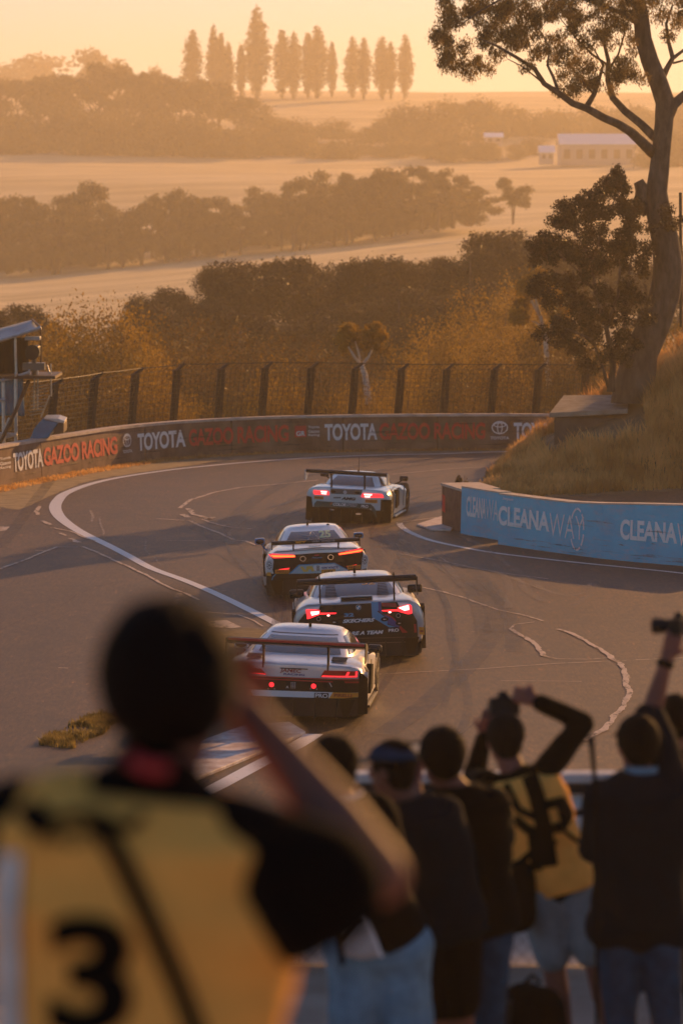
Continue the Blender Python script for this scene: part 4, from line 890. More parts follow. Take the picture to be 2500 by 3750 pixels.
M['sign_white'] = mat('white_sticker', (.72, .72, .72), .5)
M['grey_sticker'] = mat('grey_lettering', (.42, .42, .43), .5)
M['blue_lt'] = mat('light_blue_paint', (.03, .28, .52), .35)
M['blue_dk'] = mat('dark_blue_paint', (.02, .05, .25), .35)
M['red_pt'] = mat('red_paint', (.45, .015, .02), .35)
M['dkred'] = mat('dark_red_lettering', (.32, .02, .02), .5)
M['yellow'] = mat('yellow_sticker', (.72, .48, .10), .5)
M['lime'] = mat('pale_lime_sticker', (.55, .62, .32), .5)
M['ltblue'] = mat('pale_blue_panel', (.35, .52, .58), .5)
M['dkgreen'] = mat('dark_green_band', (.02, .07, .06), .4)
M['chrome'] = mat('polished_metal', (.6, .58, .56), .15, 1.0)

class Car:
    def __init__(s, name, label, px, d, yaw, roll, k, cx0, cy0, tilt, W, sec, cab, paint):
        X = (px-1250)*d/F; s.root = empty(name, (X, d, .006), -R(yaw), label, 'race car', 'racing cars running nose to tail through the bend')
        s.k, s.cx0, s.cy0, s.tilt, s.W = k, cx0, cy0, tilt, W; s.roll = Matrix.Translation((0, 0, .3)) @ Matrix.Rotation(R(roll), 4, 'Y') @ Matrix.Translation((0, 0, -.3))
        s.sec = sec; s.cab = cab; s.paint = paint; s.body()
    def q(s, cx, cy): return ((cx-s.cx0)*s.k, (s.cy0-(cy-s.tilt*(cx-s.cx0)))*s.k)
    def ry(s, x, z):        # depth of the rear skin
        return .16*min(1.2, abs(x)/s.W)**4+.10*max(0, z-.62)+.02*math.sin(z*5)
    def add(s, mb, name, m, smooth=False, bevel=0.0, auto=None, par=None, roll=True):
        if roll: mb.v = [tuple(s.roll @ Vector(v)) for v in mb.v]
        return mb.build(name, m, par or s.root, smooth, bevel, 0, auto)
    def section(s, sc_):
        y, zb, ws, wm, zm, zs, wsh, wd, zd = sc_
        h = [(0, zb), (ws*.92, zb), (ws, zb+.05), ((ws+wm)/2, (zb+zm)/2), (wm, zm), (wm*.998, (zm+zs)/2), (wsh, zs), ((wsh+wd)/2, (zs+zd)/2+.012), (wd, zd), (wd*.5, zd+.015), (0, zd+.02)]
        full = h+[(-x, z) for x, z in h[-2:0:-1]]; return [(x, y, z) for x, z in full]
    def interp(s):
        S_ = s.sec; out = []
        for i in range(len(S_)-1):
            p0, p1, p2, p3 = S_[max(i-1, 0)], S_[i], S_[i+1], S_[min(i+2, len(S_)-1)]
            for k_ in range(5):
                t = k_/5; out.append([.5*(2*b+(c-a)*t+(2*a-5*b+4*c-d)*t*t+(3*b-a-3*c+d)*t**3) for a, b, c, d in zip(p0, p1, p2, p3)])
        out.append(list(S_[-1])); return out
    def body(s):
        secs = s.interp(); rings = [s.section(q) for q in secs]; r0 = rings[0]; cz = sum(p[2] for p in r0)/len(r0)
        def shr(f): return [(p[0]*f, s.ry(p[0]*f, cz+(p[2]-cz)*f), cz+(p[2]-cz)*f) for p in r0]
        cap = [shr(f) for f in (.06, .3, .55, .75, .9, .97)]; first = [(p[0], p[1]+s.ry(p[0], p[2])+.015, p[2]) for p in r0]
        last = rings[-1]; lz = sum(p[2] for p in last)/len(last)
        rr = cap+[first]+[[(p[0], max(p[1], s.ry(p[0], p[2])+.03), p[2]) for p in r] for r in rings[1:]]+[[(p[0]*f, p[1]+g_, lz+(p[2]-lz)*f) for p in last] for f, g_ in ((.85, .05), (.5, .08), (.1, .09))]
        mb = MB(); mb.loft(rr); bo = s.add(mb, 'body', s.paint, auto=38)
        # wheel openings
        cut = MB()
        for wy in s.cab['axles']:
            for sx in (-1, 1): cut.tube([(sx*(s.W-.40), wy, .36), (sx*(s.W+.3), wy, .36)], .405, 28)
        co_ = s.add(cut, 'cut', None); m = bo.modifiers.new('c', 'BOOLEAN'); m.object = co_; m.operation = 'DIFFERENCE'; m.solver = 'EXACT'
        dg = bpy.context.evaluated_depsgraph_get(); me = bpy.data.meshes.new_from_object(bo.evaluated_get(dg)); bo.modifiers.clear(); bo.data = me; bpy.data.objects.remove(co_)
        me.materials.clear(); me.materials.append(s.paint)
        # wheels
        for wy in s.cab['axles']:
            for sx in (-1, 1):
                xo = sx*(s.W-.035); xi = sx*(s.W-.33); t = MB(); R0 = .352
                prof = [(xi, .23), (xi, R0-.03), (xi+sx*.03, R0), (xo-sx*.03, R0), (xo, R0-.03), (xo, .25), (xo-sx*.02, .235)]
                t.loft([[(x, wy+r*math.cos(2*math.pi*j/28), R0+r*math.sin(2*math.pi*j/28)) for j in range(28)] for x, r in prof]); w_ = t.build('wheel', M['tyre'], s.root, auto=40)
                t = MB(); ax = xo-sx*.05
                t.loft([[(x, wy+r*math.cos(2*math.pi*j/24), R0+r*math.sin(2*math.pi*j/24)) for j in range(24)] for x, r in ((ax, .235), (ax+sx*.045, .235), (ax+sx*.045, .215), (ax+sx*.01, .205), (ax+sx*.01, .1))])
                for j in range(10):
                    a_ = 2*math.pi*j/10; t.box((ax+sx*.035, wy+.12*math.cos(a_), R0+.12*math.sin(a_)), (.03, .028, .21), Matrix.Rotation(-a_+math.pi/2, 3, 'X'))
                t.tube([(ax, wy, R0), (ax+sx*.05, wy, R0)], .045, 10); t.build('rim', M['rim'], w_, auto=40)
        # cabin
        c = s.cab
        mb = MB(); rings = []
        for i in range(9): rings.append([s.cp(2*math.pi*j/48, i/8) for j in range(48)])
        top = rings[-1]; yc = sum(p[1] for p in top)/48
        for f, dz in ((.93, .012), (.75, .028), (.5, .038), (.2, .043), (.02, .044)): rings.append([(p[0]*f, yc+(p[1]-yc)*f, p[2]+dz) for p in top])
        mb.loft(rings); s.add(mb, 'roof', s.paint, auto=35)
    def cp(s, th, t, off=0.0):
        c = s.cab; n = c.get('n', 4.0); sh = .62*t+.38*t**2.6; L = lambda a, b: a+(b-a)*sh
        y0, y1 = L(c['b'][0], c['r'][0]), L(c['b'][1], c['r'][1]); w_ = L(c['b'][2], c['r'][2])+off; zb = c['b'][3]; z = zb+(c['r'][3]-zb)*t
        cs, sn = math.cos(th), math.sin(th); x = w_*math.copysign(abs(cs)**(2/n), cs); y = (y0+y1)/2+((y1-y0)/2+off)*math.copysign(abs(sn)**(2/n), sn)
        return (x, y, z)
    def patch(s, name, m, th0, th1, t0, t1, off=.008, n=20, k=8, par=None, th0b=None, th1b=None):
        """window on the cabin surface; th0b/th1b: angles at the top edge"""
        mb = MB(); th0b = th0 if th0b is None else th0b; th1b = th1 if th1b is None else th1b
        vs = []; fs = []
        for i in range(k+1):
            f = i/k; a0 = th0+(th0b-th0)*f; a1 = th1+(th1b-th1)*f
            for j in range(n+1): vs.append(s.cp(R(a0+(a1-a0)*j/n), t0+(t1-t0)*f, off))
        for i in range(k):
            for j in range(n): a_ = i*(n+1)+j; fs.append((a_, a_+1, a_+n+2, a_+n+1))
        mb.add(vs, fs); return s.add(mb, name, m, smooth=True, par=par)
    def cabf(s, x, z, off=.014):  # point on the rear of the cabin at lateral x, height z
        t = (z-s.cab['b'][3])/(s.cab['r'][3]-s.cab['b'][3]); p = s.cp(-math.pi/2, t, off)
        c = s.cab; sh = .62*t+.38*t**2.6; w_ = c['b'][2]+(c['r'][2]-c['b'][2])*sh; n = c.get('n', 4.0); a_ = (c['b'][1]+(c['r'][1]-c['b'][1])*sh-(c['b'][0]+(c['r'][0]-c['b'][0])*sh))/2
        yy = (1-min(.999, abs(x)/w_)**n)**(1/n); return Vector((x, p[1]+a_*(1-yy), p[2]))
    # decals / shallow panels following the rear skin, polygon in crop pixels
    def rp(s, name, m, pts, off=.012, dep=.0, par=None, grid=.07, raw=False):
        P_ = pts if raw else [s.q(*p) for p in pts]
        bm = bmesh.new(); vs = [bm.verts.new((x, 0, z)) for x, z in P_]; bm.faces.new(vs)
        xs_ = [p[0] for p in P_]; zs_ = [p[1] for p in P_]
        for ax, lo, hi in ((0, min(xs_), max(xs_)), (2, min(zs_), max(zs_))):
            n = int((hi-lo)/(grid if ax == 0 else grid*2))
            for i in range(1, n+1):
                c_ = [0, 0, 0]; c_[ax] = lo+(hi-lo)*i/(n+1); no = [0, 0, 0]; no[ax] = 1
                bmesh.ops.bisect_plane(bm, geom=bm.verts[:]+bm.edges[:]+bm.faces[:], plane_co=c_, plane_no=no)
        bmesh.ops.triangulate(bm, faces=bm.faces[:])
        if dep:
            r_ = bmesh.ops.extrude_face_region(bm, geom=bm.faces[:])
            back = set(v for v in r_['geom'] if isinstance(v, bmesh.types.BMVert))
            for v in bm.verts: v.co.y = s.ry(v.co.x, v.co.z)-off+(0 if v in back else dep)
        else:
            for v in bm.verts: v.co.y = s.ry(v.co.x, v.co.z)-off
        bm.verts.index_update(); mb = MB(); mb.add([v.co.copy() for v in bm.verts], [tuple(v.index for v in f.verts) for f in bm.faces]); bm.free()
        return s.add(mb, name, m, par=par)
    def rtext(s, txt, m, x0, x1, y0, y1, off=.016, par=None, name='lettering', **k):
        a_ = s.q((x0+x1)/2, (y0+y1)/2); w_ = (x1-x0)*s.k; h_ = (y1-y0)*s.k; mb = MB()
        text_on(mb, txt, lambda x, z: (x, s.ry(x, z)-off, z), a_[0]-w_/2, a_[0]+w_/2, a_[1]-h_/2, a_[1]+h_/2, **k); return s.add(mb, name, m, par=par)
    def disc(s, name, m, cx, cy, r, off=.014, ry_=None, dep=.0, par=None, n=20):
        x, z = s.q(cx, cy); r1 = r*s.k; r2 = (ry_ or r)*s.k
        return s.rp(name, m, [(x+r1*math.cos(2*math.pi*i/n), z+r2*math.sin(2*math.pi*i/n)) for i in range(n)], off, dep, par, .2, True)
    def ring(s, name, m, cx, cy, r, wd, off=.018, ry_=None, par=None):
        x, z = s.q(cx, cy); mb = MB(); ring_on(mb, lambda a, b: (a, s.ry(a, b)-off, b), x, z, r*s.k, (ry_ or r)*s.k, wd*s.k); return s.add(mb, name, m, par=par)
    def wing(s, xl, xr, z, yr, chord, thick, struts, zdeck, m, edge=None, ep=.26, up=.0, tip=.05, ang=8):
        w_ = MB(); n = 9; ca, sa = math.cos(R(ang)), math.sin(R(ang)); prof = []
        for i in range(n): t = i/(n-1); prof.append((t*chord, thick*(.5+.5*math.sin(math.pi*t**.7))*(1 if t < 1 else .3)))
        for i in range(n-1, -1, -1): t = i/(n-1); prof.append((t*chord, -thick*.12*math.sin(math.pi*t)))
        rings = []
        for k_ in range(9):
            x = xl+(xr-xl)*k_/8; rings.append([(x, yr+y*ca, z+q_-y*sa) for y, q_ in prof])
        w_.loft(rings); wg = s.add(w_, 'rear_wing', m, auto=40)
        if edge:
            e = MB(); e.box(((xl+xr)/2, yr-.012, z+thick*.55), (xr-xl-.02, .02, .035)); s.add(e, 'wing_edge', edge, par=wg)
        for x, sg in ((xl, -1), (xr, 1)):
            e = MB(); e.prism([(yr-.05, z+.07), (yr+chord*.55, z+.05), (yr+chord+.03, z-.02), (yr+chord, z-ep*.45), (yr+chord*.4, z-ep), (yr, z-ep)], x-.008+sg*.01, x+.008+sg*.01, lambda a, b, c_: (c_, a, b)); s.add(e, 'end_plate', m, par=wg)
        for x in struts:
            e = MB(); e.prism([(yr+chord*.1, z+up), (yr+chord*.35, z+up+.02), (yr+chord*.75, z+.0), (yr+chord*.95, zdeck+.08), (yr+chord*1.15, zdeck-.02), (yr+chord*.65, zdeck-.04), (yr+chord*.45, z-.08), (yr+chord*.12, z-.02)], x-.012, x+.012, lambda a, b, c_: (c_, a, b)); s.add(e, 'wing_strut', M['black'], par=wg)
        return wg
    def mirror(s, sx, x, y, z, m, w_=.22, h_=.13, stalk=(.12, -.06)):
        mb = MB(); mb.box((sx*x, y, z), (w_, .12, h_)); o = s.add(mb, 'mirror', m, bevel=.03)
        mb = MB(); mb.ell((sx*x, y-.07, z), (w_*.42, .04, h_*.38), 12, 6); s.add(mb, 'mirror_glass', M['glass'], smooth=True, par=o)
        mb = MB(); mb.tube([(sx*(x-.02), y, z-h_*.3), (sx*(x-stalk[0]), y+.03, z+stalk[1]-.04), (sx*(x-stalk[0]*1.8), y+.06, z+stalk[1]-.09)], .016, 6); s.add(mb, 'mirror_stalk', m, par=o)
    def antenna(s, x, y, z, h=.28):
        mb = MB(); mb.tube([(x, y, z-.03), (x, y, z+.05)], .022, 8); mb.tube([(x, y, z+.04), (x+.01, y-.02, z+h)], [.008, .003], 5); s.add(mb, 'antenna', M['black'])
    def under(s, z0, z1, w0, w1, fins=5):
        """diffuser: dark floor box with vertical strakes hanging under the tail"""
        mb = MB(); mb.prism([(-w1, z1), (w1, z1), (w0, z0), (-w0, z0)], s.ry(0, .3)+.02, .55, lambda a, b, c_: (a, c_, b)); o = s.add(mb, 'diffuser', M['black'])
        for i in range(fins):
            x = -w0*.8+1.6*w0*i/(fins-1); e = MB(); e.box((x, .12, (z0+z1)/2-.03), (.015, .34, z1-z0)); s.add(e, 'diffuser_fin', M['carbon'], par=o)
    def skirt(s, m, x0=.0):
        for sx in (-1, 1):
            mb = MB(); ya, yb = s.cab['axles']; mb.prism([(ya+.45, .09), (yb-.45, .09), (yb-.45, .13), (ya+.45, .13)], sx*(s.W-.10), sx*(s.W+.0), lambda a, b, c_: (c_, a, b)); s.add(mb, 'side_skirt', m, bevel=.01)
            mb = MB(); yy = [ya+.55, ya+1.0, ya+1.35]; 
            mb.prism([(ya+.48, .30), (ya+.95, .34), (ya+.85, .70), (ya+.50, .74)], sx*(s.W-.075), sx*(s.W+.004), lambda a, b, c_: (c_, a, b)); s.add(mb, 'side_intake', M['black'])
    def doorline(s):
        for sx in (-1, 1):
            for y in (1.75, 2.75):
                mb = MB(); mb.box((sx*(s.W-.04), y, .5), (.012, .012, .5)); s.add(mb, 'door_gap', M['black'])

# section: y, z bottom, sill half-width, max half-width, z of max, shoulder z, shoulder half-width, deck half-width, deck z
def secs(W, zs, zd, L=4.55, a=.75, b=3.35, zf=.62, nose=.5, zb=.12, ws=.95):
    return [(0, .30, W*.90, W*.97, .52, zs-.05, W*.93, W*.80, zd-.03), (.22, .22, W*ws, W*.995, .52, zs, W*.93, W*.76, zd), (a, .14, W*.97, W, .50, zs+.03, W*.91, W*.72, zd+.02), (a+.6, zb, W*.96, W*.97, .5, zs+.0, W*.88, W*.68, zd+.02),
        (a+1.2, zb, W*.96, W*.93, .5, zs-.02, W*.88, W*.66, zd), (b-.6, zb, W*.96, W*.95, .5, zs-.04, W*.88, W*.62, zd-.04), (b, .14, W*.97, W*.99, .48, zs-.06, W*.88, W*.6, zd-.10), (b+.45, .13, W*.95, W*.97, .42, zf, W*.84, W*.56, zf+.03), (L-.25, .10, W*.88, W*.88, .36, nose, W*.74, W*.5, nose+.03), (L, .10, W*.70, W*.72, .30, nose-.10, W*.6, W*.4, nose-.08)]

# ---------------- silver coupe with the red edged wing
c = Car('race_car', 'silver race car at the rear of the line, red edged wing and long tail lamps', 1070, 55.0, 4.5, 2.4, .001629, 690, 921, .050, 1.04, secs(1.03, .78, .84, nose=.5),
    dict(axles=(.78, 3.38), b=(.55, 3.35, .80, .80), r=(1.75, 2.55, .53, 1.135), n=4.5), M['p_silver'])
c.patch('rear_window', M['glass_grey'], -128, -52, .30, .84, th0b=-130, th1b=-50); c.patch('side_window', M['glass'], -30, 20, .25, .86, th0b=-24, th1b=20); c.patch('side_window', M['glass'], 160, 210, .25, .86, th0b=160, th1b=204)
c.patch('engine_cover_line', M['carbon'], -140, -40, .175, .20, .012); c.patch('roof_line', M['carbon'], -135, -45, .90, .925, .012)
c.patch('windscreen', M['glass'], 50, 130, .15, .92)
c.rp('rear_panel', M['carbon'], [(180,508),(1268,553),(1268,668),(1010,668),(310,636),(180,630)])
c.rp('rear_panel', M['carbon'], [(150,692),(1268,712),(1268,880),(150,860)], .010)
c.rp('side_vent', M['black'], [(1266,470),(1345,548),(1352,868),(1266,868)], .014); c.rp('side_vent', M['black'], [(110,410),(35,480),(20,790),(110,800)], .014)
for pts, hot, hot2 in ([(962,462),(1262,475),(1256,532),(928,521)], [(950,508),(1254,518),(1252,528),(940,519)], [(1236,478),(1254,479),(1252,520),(1238,519)]), ([(130,428),(400,449),(448,500),(130,486)], [(130,470),(440,492),(445,498),(130,484)], [(206,432),(220,434),(220,478),(202,476)]):
    l = c.rp('tail_lamp', M['red_dim'], pts, .016, .03); c.rp('lamp_strip', M['red_on'], hot, .026, par=l); c.rp('lamp_strip', M['red_on'], hot2, .026, par=l)
l = c.rp('lamp_strip', M['red_on'], [(1165,480),(1186,481),(1170,518),(1150,517)], .027)
c.rp('red_trim', M['red_pt'], [(200,505),(1268,545),(1268,556),(200,516)], .018); c.rp('red_trim', M['red_pt'], [(330,528),(1042,560),(1040,571),(330,540)], .018); c.rp('red_trim', M['red_pt'], [(1140,563),(1268,568),(1268,583),(1150,578)], .018)
c.rp('bumper_stripe', M['sign_white'], [(310,636),(1046,660),(1012,713),(335,692)], .016, .012); c.rp('sticker', M['orange'], [(1046,660),(1268,672),(1268,708),(1130,716),(1012,713)], .018); c.rp('sticker', M['orange'], [(180,640),(308,640),(335,690),(180,690)], .018)
c.rp('plate', M['black'], [(882,663),(1008,667),(1006,714),(880,710)], .021); c.rtext('PRO', M['sign_white'], 890, 1000, 671, 708, .024, bold=.03); c.rtext('PIRELLI', M['dkred'], 1056, 1212, 676, 704, .022, bold=.03)
c.rtext('JAMEC', M['dkred'], 566, 758, 448, 490, shear=.15, bold=.02); c.rtext('RACING', M['blue_dk'], 602, 788, 490, 507, bold=.03)
c.rp('badge_line', M['carbon'], [(566,437),(815,447),(815,455),(566,445)], .016)
for x in (497, 872): c.disc('rain_lamp', M['red_on'], x, 590+(x-497)*.035, 22, .018); c.rp('bracket', M['grey_sticker'], [(x-32,622),(x-24,622),(x-24,634),(x-32,634)], .018); c.rp('bracket', M['grey_sticker'], [(x+24,624),(x+32,624),(x+32,636),(x+24,636)], .018)
c.rtext('A', M['sign_white'], 626, 650, 600, 622, .018, bold=.03)
for i in range(3):
    for j in range(5): c.rp('vent_cell', M['grey_sticker'], [(668+i*16, 568+j*12), (678+i*16, 568+j*12), (678+i*16, 575+j*12), (668+i*16, 575+j*12)], .018)
c.rp('latch', M['sign_white'], [(1008,572),(1014,570),(1036,610),(1030,613)], .019)
c.disc('exhaust_outlet', M['black'], 300, 568, 40, .016); c.ring('exhaust_ring', M['rim'], 300, 568, 42, 6)
c.wing(-.96, 1.03, 1.14, -.22, .36, .085, (-.45, .49), .80, M['carbon'], M['red_pt'], .22, ang=9)
c.under(.08, .36, .80, .9); c.skirt(M['carbon']); c.doorline()
c.mirror(1, 1.00, 2.45, .83, M['carbon'], .21, .12); c.mirror(-1, 1.02, 2.45, .80, M['p_silver'], .21, .12)
c.antenna(.05, 1.95, 1.17, .10)
for i in range(5):
    for sx in (-1, 1):
        mb = MB(); mb.box((sx*.62, .34+i*.07, .875+i*.004), (.22, .03, .012)); c.add(mb, 'deck_slat', M['carbon'])
mb = MB(); mb.tube([(-1.06,.05,.72),(1.0,.02,.79)], .0, 3)
for sx in (-1, 1):   # flared fender blades behind the front wheels
    mb = MB(); mb.prism([(.42,.12),(.50,.12),(.42,.60),(.32,.74),(.28,.70),(.34,.4)], sx*1.0, sx*1.055, lambda a, b, c_: (c_, a, b)); c.add(mb, 'fender_blade', M['p_silver'], bevel=.006)

# ---------------- dark backed white car with blue and red stripes
c = Car('race_car', 'white and black race car with blue and red stripes across its tail and number 32', 1318, 62.5, -1.2, -2.6, .001623, 797, 1026, -.043, 1.08, secs(1.08, .86, .95, nose=.6, zf=.74),
    dict(axles=(.85, 3.6), b=(.50, 3.5, .82, .90), r=(1.55, 2.75, .58, 1.20), n=4.5), M['p_grey'])
c.patch('rear_window', M['glass_grey'], -130, -50, .10, .84, th0b=-132, th1b=-48); c.patch('side_window', M['glass'], -32, 22, .15, .86, th0b=-26); c.patch('side_window', M['glass'], 158, 212, .15, .86, th1b=206); c.patch('windscreen', M['glass'], 50, 130, .15, .92)
for sx in (-1, 1):
    for i in range(9):
        z = .99+i*.019; x0 = .53-i*.004; p0 = c.cabf(sx*x0, z, .02); p1 = c.cabf(sx*(x0-.20+i*.008), z, .02); mb = MB(); mb.tube([p0, p1], .006, 4); c.add(mb, 'window_louvre', M['black'])
mb = MB(); text_on(mb, '32', lambda x, z: c.cabf(x, z, .016), .10, .32, 1.12, 1.17, bold=.03); c.add(mb, 'window_number', M['orange'])
c.rp('tail_panel', M['carbon'], [(410,470),(1190,438),(1215,490),(1345,560),(1385,640),(1390,985),(190,1000),(185,640),(250,560),(400,505)])
c.rp('stripe', M['blue_lt'], [(928,437),(998,437),(998,524),(985,532),(1085,610),(1082,668),(1165,692),(1100,697),(930,592)], .015); c.rp('stripe', M['blue_dk'], [(998,437),(1030,437),(1026,490),(1040,560),(1130,592),(1172,640),(1205,696),(1165,692),(1082,655),(1086,606),(998,524)], .0155)
c.rp('stripe', M['red_pt'], [(1060,565),(1100,560),(1162,610),(1172,640),(1130,600)], .017); c.rp('stripe', M['red_pt'], [(1212,682),(1285,752),(1232,756),(1200,704)], .017); c.rp('stripe', M['red_pt'], [(1030,445),(1180,452),(1180,490),(1040,482)], .0145)
for x, y in ((1057,612), (1205,655), (548,640)):
    c.disc('panel_pin', M['black'], x, y, 40, .019, 22); c.rp('pin_arrow', M['sign_white'], [(x-16,y),(x-5,y-8),(x-5,y-3),(x+14,y-3),(x+14,y+3),(x-5,y+3),(x-5,y+8)], .022)
c.rtext('32', M['blue_lt'], 648, 748, 548, 586, bold=.05); c.rtext('SKECHERS', M['sign_white'], 630, 956, 605, 643, bold=.05, shear=.35); c.rtext('WE ARE A TEAM', M['sign_white'], 560, 1040, 733, 772, bold=.05, shear=.3); c.rtext('PRO', M['sign_white'], 1090, 1196, 709, 743, .02, bold=.03)
l = c.disc('badge', M['black'], 797, 490, 29, .017); c.ring('badge_ring', M['grey_sticker'], 797, 490, 28, 5, .021, par=l)
for a0 in (0, 180):
    x, z = c.q(797, 490); r1 = 18*c.k; P_ = [(x, z)]+[(x+r1*math.cos(R(a0+i*15)), z+r1*math.sin(R(a0+i*15))) for i in range(7)]; c.rp('badge_quarter', M['sign_white'], P_, .0215, 0, l, .2, True)
    P_ = [(x, z)]+[(x+r1*math.cos(R(a0+90+i*15)), z+r1*math.sin(R(a0+90+i*15))) for i in range(7)]; c.rp('badge_quarter', M['blue_lt'], P_, .0215, 0, l, .2, True)
for pts, hot, st, dot in (([(266,514),(404,516),(412,560),(312,600),(274,612)], [(310,534),(398,528),(394,556),(322,574)], [(410,545),(576,543),(560,556),(412,562)], (490,571)), ([(1192,494),(1318,466),(1336,486),(1336,560),(1298,566),(1200,536)], [(1200,496),(1306,470),(1310,520),(1262,528)], [(1030,520),(1190,512),(1200,532),(1040,532)], (1112,541))):
    l = c.rp('tail_lamp', M['red_on'], pts, .018, .03); c.rp('lamp_core', M['hot_on'], hot, .03, par=l); c.rp('lamp_strip', M['red_on'], st, .018, par=l); c.disc('rain_lamp', M['hot_on'], *dot, 15, .022, 9)
for x, y in ((390,607), (1196,577)): c.disc('tow_hook_hole', M['black'], x, y, 22, .020); c.ring('hook_ring', M['grey_sticker'], x, y, 22, 4, .023)
for y in (800, 850): c.rp('bumper_edge', M['rim'], [(560,y+6),(1260,y-4),(1260,y+2),(560,y+14)], .018, .01)
c.rp('reflector', M['red_pt'], [(1350,670),(1372,668),(1378,755),(1352,758)], .018); c.rp('sticker', M['orange'], [(1402,700),(1456,708),(1458,785),(1404,776)], .012); c.rp('sticker_bar', M['dkred'], [(1412,735),(1446,738),(1446,756),(1412,753)], .016)
mb = MB(); mb.prism([(.18,.955),(.20,1.035),(.24,1.04),(.34,.965)], -.29, .25, lambda a, b, c_: (c_, a, b)); c.add(mb, 'boot_spoiler', M['p_grey'], bevel=.01)
mb = MB(); mb.prism([(.172,.965),(.19,1.022),(.195,1.022),(.18,.965)], -.27, .23, lambda a, b, c_: (c_, a, b)); c.add(mb, 'boot_spoiler_face', M['carbon'])
c.wing(-.985, .965, 1.28, -.10, .34, .10, (-.62, .60), .95, M['carbon'], None, .24, up=.12, ang=3)
c.under(.06, .32, .88, .98, 6); c.skirt(M['carbon']); c.doorline(); c.mirror(1, 1.02, 2.35, .90, M['carbon'], .25, .14); c.mirror(-1, .99, 2.35, .90, M['carbon'], .25, .14); c.antenna(0, 1.9, 1.28, .16)
for sx in (-1, 1):
    mb = MB(); mb.prism([(.38,.10),(.48,.10),(.44,.62),(.30,.86),(.24,.82),(.32,.5)], sx*1.03, sx*1.095, lambda a, b, c_: (c_, a, b)); c.add(mb, 'fender_blade', M['carbon'], bevel=.006)

# ---------------- white car with blue mirrors, number 25
c = Car('race_car', 'white race car with blue mirrors, number 25 in its rear window and glowing orange lamps', 1162, 72.7, -2.5, -2.5, .001823, 748, 875, -.045, .985, secs(.985, .80, .90, nose=.5),
    dict(axles=(.80, 3.5), b=(.75, 3.45, .74, .86), r=(1.85, 2.7, .50, 1.155), n=4), M['p_white'])
c.patch('rear_window', M['glass'], -128, -52, .30, .86, th0b=-124, th1b=-56); c.patch('side_window', M['glass'], -30, 25, .15, .88, th0b=-22); c.patch('side_window', M['glass'], 155, 210, .15, .88, th1b=202); c.patch('windscreen', M['glass'], 50, 130, .15, .92)
mb = MB(); text_on(mb, '25', lambda x, z: c.cabf(x, z, .018), .11, .34, 1.015, 1.12, bold=.04); c.add(mb, 'window_number', M['lime'])
for pts in ([(-.12,.98),(-.02,1.12)], [(-.02,1.12),(.10,1.0)], [(-.27,1.06),(.06,1.03)]):
    mb = MB(); mb.tube([c.cabf(x, z, .016) for x, z in pts], .008, 4); c.add(mb, 'roll_cage_bar', M['grey_sticker'])
c.rp('tail_panel', M['carbon'], [(250,428),(520,436),(760,418),(990,412),(1238,368),(1240,440),(1215,560),(1210,640),(300,665),(285,600),(300,500)])
c.rp('lower_panel', M['carbon'], [(215,640),(315,640),(1210,600),(1268,590),(1268,830),(215,870)], .011)
for pts, hot in (([(250,440),(290,430),(520,440),(528,462),(300,476)], [(266,446),(520,444),(526,458),(300,462)]), ([(978,424),(1190,378),(1240,384),(1220,412),(985,442)], [(982,426),(1225,390),(1234,402),(990,436)])):
    l = c.rp('tail_lamp', M['red_on'], pts, .017, .03); c.rp('lamp_core', M['amber_on'], hot, .024, par=l)
c.rp('number_panel', M['ltblue'], [(458,638),(568,546),(930,528),(1068,602),(1068,620),(640,636)], .018, .01); c.rp('panel_edge', M['blue_lt'], [(448,640),(560,540),(934,521),(1078,600),(1066,604),(930,530),(568,550),(466,640)], .022)
c.rp('white_field', M['sign_white'], [(720,548),(925,538),(985,575),(985,592),(700,606)], .022)
x0, y0 = 575, 560; c.rp('logo', M['yellow'], [(570,562),(602,560),(630,600),(640,558),(700,556),(722,610),(690,612),(682,590),(660,592),(652,614),(606,618)], .024)
c.rtext('WM WASTE', M['blue_dk'], 795, 970, 560, 586, .025, bold=.03); c.rp('sticker', M['orange'], [(792,594),(942,588),(942,632),(792,636)], .024); c.rtext('GT4', M['carbon'], 822, 910, 604, 630, .027, bold=.03)
for i in range(3):
    for j in range(5): c.rp('vent_cell', M['carbon'], [(744+i*11, 552+j*11), (752+i*11, 552+j*11), (752+i*11, 560+j*11), (744+i*11, 560+j*11)], .026)
for x0, x1, y0 in ((310,460,597), (1065,1208,553)):
    sl_ = 2 if x0 < 500 else -6; c.rp('sticker', M['orange'], [(x0,y0),(x1,y0-6),(x1-6,y0+36),(x0,y0+42)], .020); c.rtext('PIRELLI', M['dkred'], x0+16, x1-12, y0+8, y0+32, .023, bold=.03)
for x0, x1, y in ((350,466,578), (1060,1168,546)): c.rp('reflector', M['red_on'], [(x0,y+14),(x1,y-4),(x1-16,y+12),(x0,y+20)], .018)
for x, y in ((253,553), (1254,502)):
    l = c.disc('fender_vent', M['sign_white'], x, y, 39, .010, 62, .02); c.ring('vent_ring', M['grey_sticker'], x, y, 31, 5, .016, 50, par=l)
    for a_ in range(0, 360, 40):
        xx, yy = x+20*math.cos(R(a_)), y+34*math.sin(R(a_)); c.disc('vent_slot', M['rim'], xx, yy, 5, .016, 8, par=l, n=8)
    c.disc('vent_hub', M['rim'], x, y, 8, .016, 14, par=l, n=12)
for x in (604, 896):
    l = c.disc('tailpipe', M['chrome'], x, 478-(x-604)*.05, 32, .03, 30, .06); c.disc('pipe_mouth', M['black'], x, 478-(x-604)*.05, 24, .034, 22, par=l)
